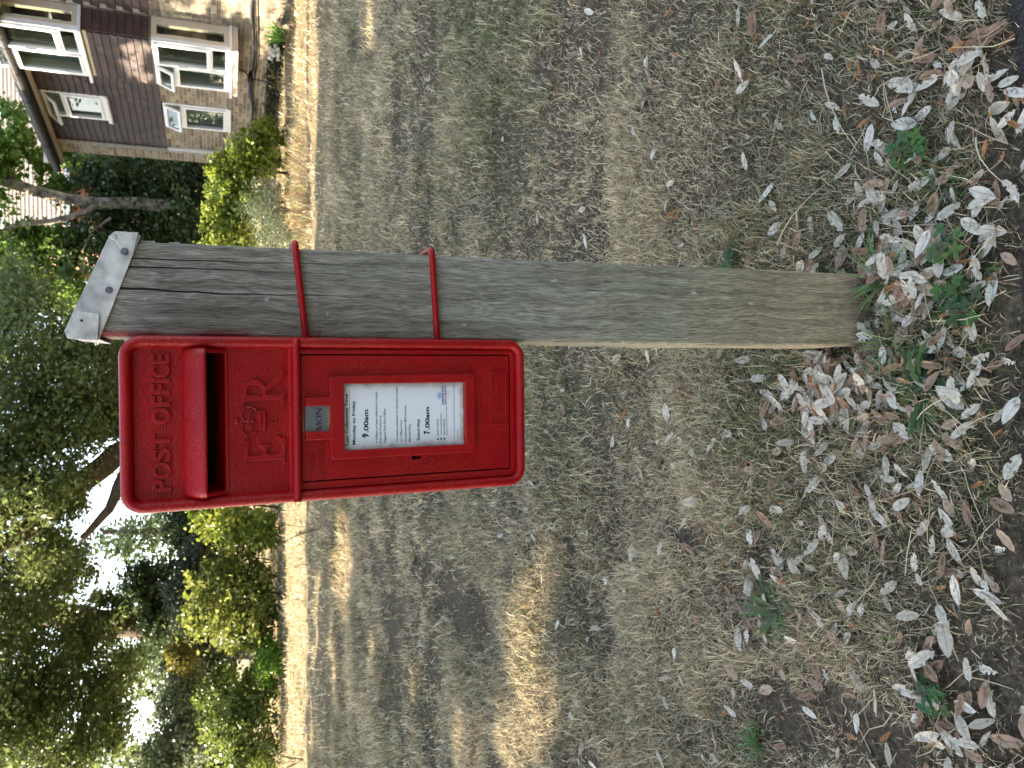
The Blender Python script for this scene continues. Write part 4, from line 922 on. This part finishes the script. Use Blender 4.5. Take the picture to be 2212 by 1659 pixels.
# things along the foot of the wall
mb = MB(); pts = []
for i in range(30):
    s = .6+i*.25; pts.append(W(s, .05+.01*math.sin(i), .66+.018*i/4+.03*math.sin(i*.8)))
mb.tube(pts, .028, 6); mb.tube([(p[0]-.03, p[1], p[2]-.05+.02*math.sin(k)) for k, p in enumerate(pts)], .014, 5)
props(mb.build('black_cable', 'black'), 'bundle of black cable running along the foot of the brick wall', 'cable')
c = W(3.35, .16, .74); mb = MB(); mb.ball(c, .12, 12, sc=(1, 1, .45)); mb.tube([(c[0], c[1], c[2]), (c[0]+.12, c[1]+.02, c[2]+.08), W(3.35, .0, .95)], .012, 6)
mb.tube([(c[0], c[1], c[2]-.03), (c[0]-.04, c[1]-.02, GH-.02)], .012, 6)
props(mb.build('garden_lamp', 'black', smooth=True), 'small black dome lamp on a thin stake under the lower bay window', 'lamp')

# ------------------------------------------------------------------ vegetation
def leaves(name, parent, spots, n, size, pal, seed, flat=.5, aspect=.55, keep=None, clump=.33, mat='leaf', clumps=60):
    """spots: list of (cx, cy, cz, rx, ry, rz, weight) in the world; leaf clumps spread through them"""
    rg = np.random.default_rng(seed); sp = np.array(spots, float); w = sp[:, 6]/sp[:, 6].sum(); P_ = []; TT = []
    org = np.array(parent.location) if parent is not None else np.zeros(3)
    for i, s in enumerate(sp):
        k = max(3, int(clumps*w[i]*len(sp)**.5)); m_ = int(n*w[i])
        if m_ < 1: continue
        d = rg.normal(size=(k, 3)); d /= np.linalg.norm(d, axis=1)[:, None]; d *= (rg.random(k)**.45)[:, None]
        cc = s[:3]+d*s[3:6]*.92; cr = clump*s[3:6].mean()*(.55+.9*rg.random(k)); sh = rg.random(k) < .16; cc[sh] = s[:3]+d[sh]*s[3:6]*1.22; cr[sh] *= .45; ci = rg.integers(0, k, m_)
        q = rg.normal(size=(m_, 3))*cr[ci][:, None]*.55*np.array([1, 1, .75]); P_.append(cc[ci]+q)
        ct = rg.random(k); TT.append(ct[ci])
    P_ = np.concatenate(P_); ct = np.concatenate(TT)
    if keep is not None: kk = keep(P_, rg); P_ = P_[kk]; ct = ct[kk]
    kk = P_[:, 2] > terrain(P_[:, 0], P_[:, 1])+.03; P_ = P_[kk]; ct = ct[kk]; n = len(P_)
    az = rg.random(n)*6.283; el = rg.normal(0, 1, n)*flat; a = np.stack([np.cos(az)*np.cos(el), np.sin(az)*np.cos(el), np.sin(el)], 1)
    r_ = rg.normal(size=(n, 3)); b = np.cross(a, r_); b /= np.linalg.norm(b, axis=1)[:, None]+1e-9
    L = size*(.6+.8*rg.random(n)); a = a*(L/2)[:, None]; b = b*(L*aspect/2)[:, None]; up_ = np.cross(a, b); up_ /= np.linalg.norm(up_, axis=1)[:, None]+1e-9; fold = up_*(L*.12)[:, None]
    V = np.stack([P_-a, P_+b+fold, P_+a, P_-b+fold], 1).reshape(-1, 3)-org
    F = np.arange(n)[:, None]*4+np.array([[0, 1, 2, 3]])
    pal = np.array(pal); q = np.clip((ct*.6+rg.random(n)*.4)*(len(pal)-1), 0, len(pal)-1.001); i0 = q.astype(int); fr = (q-i0)[:, None]
    T = (pal[i0]*(1-fr)+pal[i0+1]*fr)*(.75+.5*rg.random(n))[:, None]
    return np_mesh(name, V, F, T, MAT[mat], parent, kind='stuff')
DARK = [(.03, .055, .02), (.05, .085, .03), (.07, .11, .04), (.13, .18, .06)]
OAKG = [(.10, .13, .045), (.14, .185, .06), (.19, .24, .08), (.27, .32, .13)]
PLANE = [(.10, .18, .03), (.14, .24, .04), (.18, .29, .055), (.22, .32, .07)]
LAUREL = [(.13, .20, .03), (.21, .28, .045), (.31, .36, .06), (.42, .44, .09)]
LIME = [(.10, .20, .02), (.15, .28, .03), (.20, .33, .05)]
SILVER = [(.12, .16, .10), (.18, .22, .14), (.24, .27, .18)]
def spot(px, py, Y, rx, ry, rd, w=1):            # blob seen around (px, py) at distance Y; rx up, ry across in picture units
    c = at(px, py, Y); k = (c-np.array([0, 0, CAMH])) @ Fv/1661
    return (c[0], c[1], c[2], ry*k, rd, rx*k, w)
def limbs(mb, chains, n=8):
    for pts, r0, r1 in chains:
        P_ = [np.array(p) for p in pts]; out = []; rr = []
        for i in range(len(P_)-1):
            for t in np.linspace(0, 1, 5)[:-1]: out.append(P_[i]*(1-t)+P_[i+1]*t+np.array([1, 1, .3])*.25*r0*(RNG.random(3)-.5))
        out.append(P_[-1]); N = len(out); mb.tube(out, [r0+(r1-r0)*i/(N-1) for i in range(N)], n)
def tree(name, label, base, chains, spots, n, size, pal, seed, bark='bark', **kw):
    root = empty(name, base); props(root, label, 'tree'); mb = MB(); limbs(mb, [([tuple(np.array(p)-np.array(base)) for p in c], a, b) for c, a, b in chains]); mb.build('trunk', bark, root, smooth=True)
    leaves('crown', root, spots, n, size, pal, seed, **kw); return root
def gnd(x, y): return (x, y, float(terrain(x, y)))
A = lambda px, py, Y: tuple(at(px, py, Y))
# big oak at the left with a brown trunk
b0 = at(340, 1352, 23); b0 = gnd(b0[0], b0[1])
tree('oak_tree', 'large oak with a thick brown trunk beyond the bushes at the left', b0,
     [([b0, A(330, 1352, 23), A(200, 1345, 23), A(90, 1325, 23), A(-80, 1290, 23)], .46, .3), ([A(230, 1346, 23), A(150, 1410, 22), A(60, 1480, 21), A(-60, 1530, 20)], .2, .08), ([A(120, 1330, 23), A(40, 1240, 22), A(-40, 1180, 21)], .2, .07)],
     [spot(20, 1330, 21, 110, 150, 2.5, 1.3), spot(90, 1500, 20.5, 120, 120, 2.2, 1.3), spot(60, 1640, 20, 140, 110, 2.2, 1.3), spot(150, 1240, 21.5, 70, 60, 1.6, .45), spot(230, 1490, 21, 60, 90, 1.6, .5), spot(-120, 1400, 21, 120, 300, 3, 1), spot(210, 1610, 20.5, 90, 70, 1.6, .6), spot(180, 1390, 20, 60, 50, 1., .3), spot(250, 1300, 23, 50, 50, 1., .25)],
     46000, .125, OAKG, 21, clump=.4, clumps=110)
# spreading evergreen oak whose trunk stands behind the box
b0 = at(500, 930, 19); b0 = gnd(b0[0], b0[1])
tree('evergreen_oak', 'spreading evergreen oak with dark forking limbs behind the red box', b0,
     [([b0, A(420, 930, 19), A(330, 940, 19), A(250, 985, 18.6), A(150, 1060, 18), A(60, 1140, 17.5), A(-60, 1220, 17)], .34, .15), ([A(300, 960, 19), A(262, 1040, 18.2), A(235, 1100, 17.8), A(178, 1165, 17.5)], .17, .06),
      ([A(110, 1100, 17.8), A(70, 1080, 17.8), A(0, 1070, 17.5)], .09, .05), ([A(330, 935, 19), A(200, 870, 19), A(80, 850, 19), A(-60, 840, 19)], .2, .07), ([A(330, 935, 19), A(240, 930, 19), A(130, 960, 18.5), A(-40, 1010, 18)], .18, .06), ([A(200, 870, 19), A(150, 800, 18.6), A(60, 740, 18)], .09, .03)],
     [spot(50, 640, 18.5, 90, 90, 2, 1), spot(90, 780, 18, 110, 110, 2, 1.6), spot(90, 920, 18, 120, 100, 2.2, 1.7), spot(20, 1090, 17.5, 90, 100, 2, 1.2), spot(95, 1190, 18, 55, 60, 1.4, .5), spot(150, 1100, 18, 35, 40, 1, .25), spot(200, 750, 19, 80, 60, 1.4, .7), spot(220, 880, 18.5, 70, 90, 1.5, 1), spot(-120, 900, 18, 90, 320, 3, .8), spot(130, 1060, 17, 50, 60, 1., .4), spot(245, 800, 20, 60, 60, 1, .4)],
     50000, .105, OAKG, 22, clump=.42, clumps=110)
# plane tree with forked mottled trunk beyond the house corner
b0 = at(540, 455, 20.5); b0 = gnd(b0[0], b0[1])
tree('plane_tree', 'plane tree with pale forked mottled trunk beyond the house corner', b0,
     [([b0, A(420, 448, 20.5), A(300, 440, 20.5), A(190, 436, 20.5), A(120, 425, 20.2), A(30, 398, 20), A(-80, 370, 20)], .17, .11), ([A(215, 438, 20.5), A(180, 462, 20.4), A(110, 478, 20.2), A(40, 485, 20), A(-40, 520, 19.8)], .08, .05), ([A(30, 398, 20), A(5, 340, 20), A(-20, 290, 19.8)], .07, .03), ([A(240, 470, 20.5), A(200, 500, 20.5), A(180, 540, 20.2)], .04, .02)],
     [spot(-10, 330, 20, 40, 60, 1.2, 1), spot(40, 270, 19.5, 22, 50, 1., .3), spot(-50, 450, 20, 50, 130, 2, .8), spot(40, 570, 21.5, 80, 60, 1.4, 1.3), spot(95, 350, 20.8, 30, 26, .8, .3), spot(120, 400, 21.4, 30, 30, .8, .3), spot(130, 530, 21.5, 60, 40, 1.2, .7), spot(150, 640, 22, 60, 50, 1.4, .8), spot(10, 650, 22, 60, 50, 1.4, .6), spot(150, 330, 21.8, 26, 34, .8, .35), spot(60, 500, 21.5, 30, 24, .8, .2)],
     20000, .12, PLANE, 23, bark='bark_plane', clump=.34, aspect=.8, clumps=150)
# ivy shrubs between house and post, their shade put into dark leaf colours
def bush(name, label, cat, spots, n, size, pal, seed, stems=5, **kw):
    c = spots[0]; b = gnd(c[0], c[1]); root = empty(name, b); props(root, label, cat)
    leaves('foliage', root, spots, n, size, pal, seed, **kw)
    mb = MB(); rg = random.Random(seed)
    for i in range(stems):
        s_ = rg.choice(spots); t_ = (s_[0]+s_[3]*rg.uniform(-.5, .5), s_[1]+s_[4]*rg.uniform(-.5, .5), s_[2]+s_[5]*rg.uniform(-.2, .5)); q = (b[0]+rg.uniform(-.1, .1)*s_[3]+(s_[0]-b[0])*.8, b[1]+(s_[1]-b[1])*.8, b[2])
        mb.tube([tuple(np.array(q)-b), tuple((np.array(q)+np.array(t_))/2-b+np.array([.05, .05, 0])), tuple(np.array(t_)-b)], [.018, .012, .005], 5)
    mb.build('stems', 'bark', root, smooth=True, kind='stuff'); return root
bush('ivy_thicket', 'tall dark ivy thicket between the house and the post', 'bush', [spot(340, 400, 21.5, 150, 70, 1.2, 2), spot(300, 480, 21.5, 150, 60, 1.2, 1.7), spot(230, 410, 21.5, 70, 60, 1., .8), spot(420, 450, 20.5, 90, 130, 1., 1.6), spot(220, 550, 21, 90, 50, 1, .8), spot(400, 560, 21, 120, 60, 1., 1), spot(300, 350, 22.5, 110, 40, .8, .8)], 34000, .13, DARK, 31, clump=.4, clumps=120)
# second house behind
b2 = at(140, 360, 29); r2 = empty('tiled_house', (b2[0], b2[1], .3)); props(r2, 'house with pale tan tiled roof behind the plane tree', 'house')
mb = MB(); X0, X1, Y0, Y1 = 4.6-b2[0], 22-b2[0], 0, 8; EZ = at(142, 400, 29)[2]-.3
mb.box((X0+.4, .5, -.4), (X1, 7.5, EZ-.1), (.32, .13, .08)); mb.build('wall', 'brick', r2)
mb = MB(); z = 0; rg = random.Random(8); nrow = 15; xx0 = X0
for r in range(nrow):
    y0 = r*.30; z0 = EZ+r*.19
    x = X0+(.17 if r % 2 else 0)
    while x < X1:
        k = rg.uniform(.85, 1.12); c = (.42*k, .33*k, .26*k); mb.add([(x, y0, z0), (x+.325, y0, z0), (x+.325, y0, z0+.05), (x, y0, z0+.05), (x, y0+.32, z0+.20), (x+.325, y0+.32, z0+.20)], [(0, 1, 2, 3), (3, 2, 5, 4), (0, 3, 4), (1, 5, 2)], c); x += .34
mb.build('roof_tiles', 'tile', r2, kind='stuff')
mb = MB(); mb.add([(X0, -.02, EZ-.03), (X1, -.02, EZ-.03), (X1, 4.5, EZ+2.8), (X0, 4.5, EZ+2.8), (X0, 9.0, EZ-.03), (X1, 9.0, EZ-.03)], [(0, 1, 2, 3), (3, 2, 5, 4)], (.2, .15, .12)); mb.add([(X0+.4, .5, EZ-.1), (X0+.4, 8.5, EZ-.1), (X0+.4, 4.5, EZ+2.7)], [(0, 1, 2)], (.34, .16, .1)); mb.build('roof', 'tile', r2)
mb = MB(); mb.box((X0, -.12, EZ-.12), (X1, -.02, EZ+.0)); mb.build('gutter', 'pvc', r2)
mb = MB(); mb.box((X0+1.6, .47, .9), (X0+3.0, .5, 2.2)); w_ = mb.build('window', 'pvc', r2); mb = MB(); mb.box((X0+1.7, .455, 1.0), (X0+2.9, .469, 2.1)); mb.build('pane', 'glass', w_)
# sunlit shrubs in front of the house corner
bush('laurel_bush', 'yellow green sunlit laurel bush in front of the house corner', 'bush', [spot(540, 345, 13.6, 62, 45, .6, 1.2), spot(570, 290, 13.6, 45, 30, .4, .6), spot(500, 370, 13.6, 45, 30, .4, .7)], 5200, .085, LAUREL, 41, clump=.4)
bush('laurel_bush', 'taller yellow green sunlit bush right of the post top, its shoots rising', 'bush', [spot(500, 430, 13.8, 72, 60, .6, 1.5), spot(515, 500, 13.8, 66, 42, .5, 1), spot(485, 550, 13.8, 62, 40, .5, .8)], 7500, .085, LAUREL, 42, clump=.36)
bush('lavender_bush', 'grey green feathery bush low between the laurels and the post', 'bush', [spot(575, 450, 12.8, 45, 60, .5, 1), spot(600, 510, 12.6, 45, 45, .5, 1)], 6500, .05, SILVER, 43, aspect=.25, clump=.5)
def dry_grass(label, px, py, Y, w, n, h, seed, tint):
    c = at(px, py, Y); b = gnd(c[0], c[1]); root = empty('dry_grass_clump', b); props(root, label, 'grass'); mb = MB(); rg = random.Random(seed)
    for i in range(n):
        x, y = rg.gauss(0, w), rg.gauss(0, .25); strap_leaf(mb, (x, y, float(terrain(b[0]+x, b[1]+y))-b[2]), rg.uniform(0, 6.28), h*rg.uniform(.5, 1.2), .009, rg.uniform(.9, 1.5), rg.uniform(.2, 1.6), tuple(q*rg.uniform(.7, 1.2) for q in tint), n=4)
    mb.build('stalks', 'grass', root, kind='stuff')
dry_grass('tall straw coloured dry grass clump at the foot of the sunlit laurel', 650, 370, 11.7, .42, 420, .28, 51, (.42, .35, .2))
dry_grass('tawny dry grass clump just right of the post at the lawn edge', 650, 480, 11.4, .38, 380, .26, 52, (.34, .28, .16))
# bushes at the left across the lawn
bush('yellow_laurel', 'bright yellow green bush just left of the red box', 'bush', [spot(505, 1120, 16, 95, 58, .8, 1.4), spot(560, 1150, 16, 50, 40, .6, .8), spot(455, 1100, 16.4, 40, 40, .6, .6)], 7000, .10, LAUREL, 44, clump=.4)
bush('rounded_rhododendron', 'broad rounded olive green bush in the middle of the left bushes', 'bush', [spot(500, 1300, 16, 95, 84, .9, 2.0), spot(490, 1240, 16, 75, 50, .7, .9), spot(540, 1370, 16, 50, 45, .6, .7), spot(560, 1310, 16, 40, 70, .6, .7), spot(430, 1330, 16.2, 30, 45, .6, .5)], 13000, .10, [(.08, .12, .025), (.15, .19, .04), (.24, .27, .06), (.34, .36, .10)], 45, clump=.36, clumps=80)
bush('lime_bush', 'small bright lime green bush at the lawn edge on the left', 'bush', [spot(580, 1430, 15.4, 32, 50, .4, 1)], 4200, .06, LIME, 46, clump=.45)
bush('dark_rhododendron', 'dark green bush with pale new leaves left of the lime bush', 'bush', [spot(520, 1560, 16, 92, 78, .8, 1.8), spot(550, 1480, 16.5, 50, 45, .6, .7), spot(470, 1500, 17, 45, 50, .7, .7), spot(540, 1650, 16, 70, 50, .7, 1)], 12000, .09, [(.06, .10, .022), (.13, .18, .035), (.24, .29, .08)], 47, clump=.38)
bush('pale_shrub', 'pale grey green tall shrub behind the left bushes', 'bush', [spot(400, 1500, 19, 60, 60, .8, 1), spot(390, 1600, 19, 60, 80, .8, 1.2), spot(340, 1650, 19, 60, 60, .8, .8)], 12000, .10, SILVER[:2]+[(.13, .19, .05)], 48, clump=.42)
bush('golden_shrub', 'small golden yellow shrub behind the rounded bush', 'bush', [spot(395, 1415, 18.5, 30, 28, .5, 1)], 2600, .08, [(.18, .17, .03), (.26, .24, .05)], 49, clump=.45)
bush('grey_shrub', 'wispy grey green shrub behind the rounded bush near the trunk', 'bush', [spot(400, 1290, 19, 50, 60, .7, 1), spot(420, 1210, 19, 40, 50, .6, .6)], 6500, .09, [(.06, .09, .05), (.09, .12, .075), (.12, .14, .09)], 50, clump=.45)
bush('dark_hedge', 'long dark hedge at the far end of the lawn on the left', 'hedge', [spot(430, y_, 23, 85, 60, .9, 1) for y_ in range(1080, 1760, 75)]+[spot(400, 1120, 24, 70, 60, .9, 1)], 30000, .14, DARK, 53, clump=.42, clumps=130)
bush('ivy_mound', 'dark ivy mound at the foot of the brown oak trunk', 'bush', [spot(370, 1325, 22.3, 60, 60, .7, 1.2), spot(310, 1270, 22.3, 40, 60, .7, .7)], 9000, .12, DARK, 54, clump=.45)
# hedge behind box and post, closing the view
bush('far_hedge', 'dark hedge closing the lawn behind the box and the post', 'hedge', [spot(440, y_, 26, 95, 70, 1, 1) for y_ in range(560, 1080, 80)], 22000, .15, DARK, 55, clump=.42, clumps=100)
for k, (y_, hgt, wd) in enumerate(((420, 330, 260), (760, 330, 200), (1000, 250, 150), (1150, 330, 90), (1420, 300, 150), (1650, 290, 160), (1860, 280, 200))):
    b0 = at(470, y_, 38); b0 = gnd(b0[0], b0[1]); T0 = at(470-hgt*.75, y_, 38)
    lab = ['broad dark tree far behind the second house', 'dark tree far behind the post cap', 'tall dark tree far behind the red box', 'low dark tree under the bright sky gap', 'dark tree seen past the brown oak trunk', 'dark tree far behind the pale shrub', 'dark tree at the far left edge'][k]
    tree('distant_tree', lab, b0, [([b0, tuple(T0)], .3, .1)], [spot(470-hgt*.35, y_, 38, hgt*.35, wd*.5, 2.2, 1), spot(470-hgt*.6, y_+20, 38, hgt*.28, wd*.35, 2, .7)], 4500 if k not in (3,) else 2500, .20, DARK if k % 2 else OAKG, 60+k, clump=.4, clumps=60)
# planting at the foot of the house wall
bush('wall_creeper', 'low dark red and green creeper along the foot of the house wall', 'plant', [(W(s, .35, 0)[0], W(s, .35, 0)[1], .36, .22, .22, .12, 1) for s in (1.2, 1.7, 2.2, 2.7, 3.2, 3.7, 4.2, 4.7)], 7000, .05, [(.05, .08, .025), (.06, .06, .035), (.09, .07, .045)], 56, stems=3)
sp_ = W(5.05, .45, 0); rt = empty('spiky_plant', (sp_[0], sp_[1], GH)); props(rt, 'spiky bright green plant at the foot of the wall near the right edge', 'plant'); mb = MB(); rg = random.Random(6)
for i in range(60): strap_leaf(mb, (rg.uniform(-.1, .1), rg.uniform(-.1, .1), 0), rg.uniform(0, 6.28), rg.uniform(.25, .5), .022, rg.uniform(.7, 1.5), rg.uniform(.5, 1.6), tuple(q*rg.uniform(.7, 1.3) for q in (.12, .24, .05)), n=5)
mb.build('leaves', 'grass', rt)
fl = W(4.85, .62, GH); mb = MB()
for i in range(16): mb.ball((fl[0]+rg.uniform(-.12, .12), fl[1]+rg.uniform(-.12, .12), GH+rg.uniform(.08, .25)), .035, 6, (.8, .78, .72))
for i in range(12): strap_leaf(mb, (fl[0], fl[1], GH), rg.uniform(0, 6.28), .22, .02, 1.1, .6, (.1, .18, .05), n=4)
props(mb.build('white_flowers', 'grass'), 'cluster of white flowers beside the spiky plant at the wall foot', 'flowers')
# twiggy saplings at the edge of the shade and the leafy corner plant
def sapling(label, px, py, h, n, seed, lean=(0, 0)):
    g = GP(px, py, .12); b = gnd(g[0], g[1]); root = empty('sapling', b); props(root, label, 'plant'); rg = random.Random(seed); st = MB(); lf = MB()
    for i in range(n):
        a = rg.uniform(0, 6.28); L = h*rg.uniform(.6, 1.); ex = (math.cos(a)*L*.55+lean[0], math.sin(a)*L*.3, L); mid = (ex[0]*.35, ex[1]*.35, L*.55); st.tube([(0, 0, -.02), mid, ex], [.006, .004, .0015], 5, (.2, .14, .09))
        for q in range(12):
            t = rg.uniform(.25, 1); p = tuple(mid[k]*(1-t)+ex[k]*t for k in range(3)) if t > .5 else tuple(mid[k]*t*2 for k in range(3)); strap_leaf(lf, p, rg.uniform(0, 6.28), .05*rg.uniform(.7, 1.3), .026, rg.uniform(-.3, .7), .8, tuple(c*rg.uniform(.7, 1.3) for c in (.09, .16, .04)), n=3)
    lf.build('leaves', 'leaf', root, kind='stuff'); st.build('stems', 'grass', root, kind='stuff')
sapling('thin leafy sapling in the turf just left of the red box', 690, 1140, .75, 5, 71)
sapling('low twiggy sapling right of its taller neighbour, close under the box edge', 715, 1180, .4, 4, 72)
sapling('bushy green sapling at the lower left edge of the lawn', 660, 1640, .55, 9, 73)

# ------------------------------------------------------------------ trees outside the picture whose crowns shade the near ground
def ell(px, py, rx, ry):
    c = GP(px, py); a = abs(GP(px, py+ry)[0]-c[0]); b = abs(GP(px+rx, py)[1]-GP(px-rx, py)[1])/2; return (c[0], c[1], a, b)
GAPS = [ell(1150, 1360, 85, 240), ell(1180, 1250, 60, 120), ell(1110, 1560, 60, 120), ell(752, 1190, 18, 150), ell(700, 1250, 10, 60), ell(735, 1420, 7, 120), ell(810, 1380, 9, 60), ell(870, 1160, 14, 40), ell(930, 1200, 12, 40), ell(806, 50, 12, 80), ell(1010, 240, 8, 25), ell(1020, 300, 8, 30), ell(905, 1480, 28, 60), ell(1010, 1560, 50, 80), ell(720, 600, 8, 60), ell(1440, 790, 60, 45),
        ell(1010, 265, 10, 18), ell(700, 1350, 6, 120), ell(690, 1500, 5, 90), ell(960, 150, 6, 25), ell(1090, 310, 10, 20), ell(850, 1300, 8, 60), ell(790, 560, 10, 16), ell(900, 1110, 14, 40), ell(1130, 1640, 60, 30)]
def shade_keep(P_, rg):
    gx = P_[:, 0]-SUN_DIR[0]*KSH*P_[:, 2]; gy = P_[:, 1]-SUN_DIR[1]*KSH*P_[:, 2]
    lim = 10.95-.2*gx+.35*(vnoise(gx, gy, .8, 12)-.5)
    k = (gy < lim) | ((gx > 7.9) & (rg.random(len(gx)) < .93) & (fbm(gx, gy, 1.1, 15) > .33) & (np.hypot((gx-13.5)/1.3, (gy-11.9)/.8) > 1))
    for cx, cy, a, b in GAPS:
        k &= ((gx-cx)/a)**2+((gy-cy)/b)**2+1.1*(vnoise(gx, gy, .35, 13)-.5)+.9*(vnoise(gx, gy, .12, 14)-.5) > .9
    d = P_-np.array([0, 0, CAMH]); zc = d @ Fv; k &= (zc < .5) | (np.abs(d @ Xc) > .70*zc) | (np.abs(d @ Yc) > .53*zc)    # none of this foliage shows in the photograph
    return k
def shade_tree(label, x, y, spots, n, seed):
    b0 = gnd(x, y); root = empty('shade_tree', b0); props(root, label, 'tree', 'tall trees left of the lawn'); mb = MB()
    for i in range(6):
        s_ = spots[i % len(spots)]; limbs(mb, [([(0, 0, 0), (0, 0, 3.2), ((s_[0]-x)*.8, (s_[1]-y)*.8, s_[2])], .35, .07)])
    mb.build('trunk', 'bark', root, smooth=True)
    leaves('crown', root, spots, n, .26, OAKG, seed, clump=.6, aspect=.75, keep=shade_keep, clumps=300)
def crown_at(gx, gy, h, rx, ry, rz): return (gx+SUN_DIR[0]*KSH*h, gy+SUN_DIR[1]*KSH*h, h, rx, ry, rz, 1)
shade_tree('tall evergreen oak left of the picture, nearest to the camera', -13.5, 4.5, [crown_at(0, .5, 7, 3.2, 3.0, 1.9), crown_at(3.5, 1, 6.6, 3, 3, 1.9), crown_at(-4, 1, 6.5, 3, 3, 1.9), crown_at(0, -2.5, 7, 3, 3, 2)], 26000, 81)
shade_tree('tall evergreen oak left of the picture, between its two neighbours', -14.5, 9.5, [crown_at(0, 5, 7.2, 3.2, 2.8, 1.9), crown_at(3.8, 5, 6.8, 3, 2.8, 1.9), crown_at(-4, 5.5, 6.6, 3, 2.8, 1.9), crown_at(7.5, 4, 7, 3, 3, 2)], 26000, 82)
shade_tree('tall evergreen oak left of the picture, farthest up the lawn', -15.5, 14, [crown_at(0, 9.5, 7.2, 3.2, 2.6, 1.9), crown_at(4.2, 8.8, 6.8, 3, 2.4, 1.9), crown_at(-4, 11, 6.6, 3, 2.8, 1.9), crown_at(9.5, 11, 7.4, 3.2, 3.5, 2), crown_at(10.5, 7, 8, 3, 3, 2), crown_at(-8, 11.5, 7, 3, 3.5, 2), crown_at(12.8, 13.6, 7.5, 2.4, 1.8, 1.5), crown_at(9.2, 15, 6.5, 2, 1.8, 1.4)], 46000, 83)

# unseen trees added behind the camera to block sky light and deepen reflections
def rear_keep(P_, rg):
    gx = P_[:, 0]-SUN_DIR[0]*KSH*P_[:, 2]; gy = P_[:, 1]-SUN_DIR[1]*KSH*P_[:, 2]
    return (P_[:, 1] < -3)
for k, (x, lab) in enumerate(((-7, 'unseen leafy oak added behind the camera to the left to block sky light'), (0.5, 'unseen leafy oak added behind the camera, straight across from the red box, to block sky light'), (8, 'unseen leafy oak added behind the camera to the right to block sky light'))):
    b0 = (x, -9, 0); root = empty('oak_tree', b0); props(root, lab, 'tree'); mb = MB()
    limbs(mb, [([(0, 0, -.1), (0, .1, 3), (.4, .2, 6)], .32, .12), ([(0, .1, 2.4), (-1.4, .3, 4.4), (-2.2, .3, 6)], .14, .05), ([(0, .1, 2.8), (1.5, -.2, 4.6), (2.4, -.2, 6.2)], .14, .05)])
    mb.build('trunk', 'bark', root, smooth=True)
    leaves('crown', root, [(x, -9, 5.2, 4.2, 2.6, 2.6, 1.4), (x, -9.5, 2.2, 4.2, 2, 1.8, .9)], 4200, .34, OAKG, 91+k, clump=.5, aspect=.75, keep=rear_keep, clumps=90)
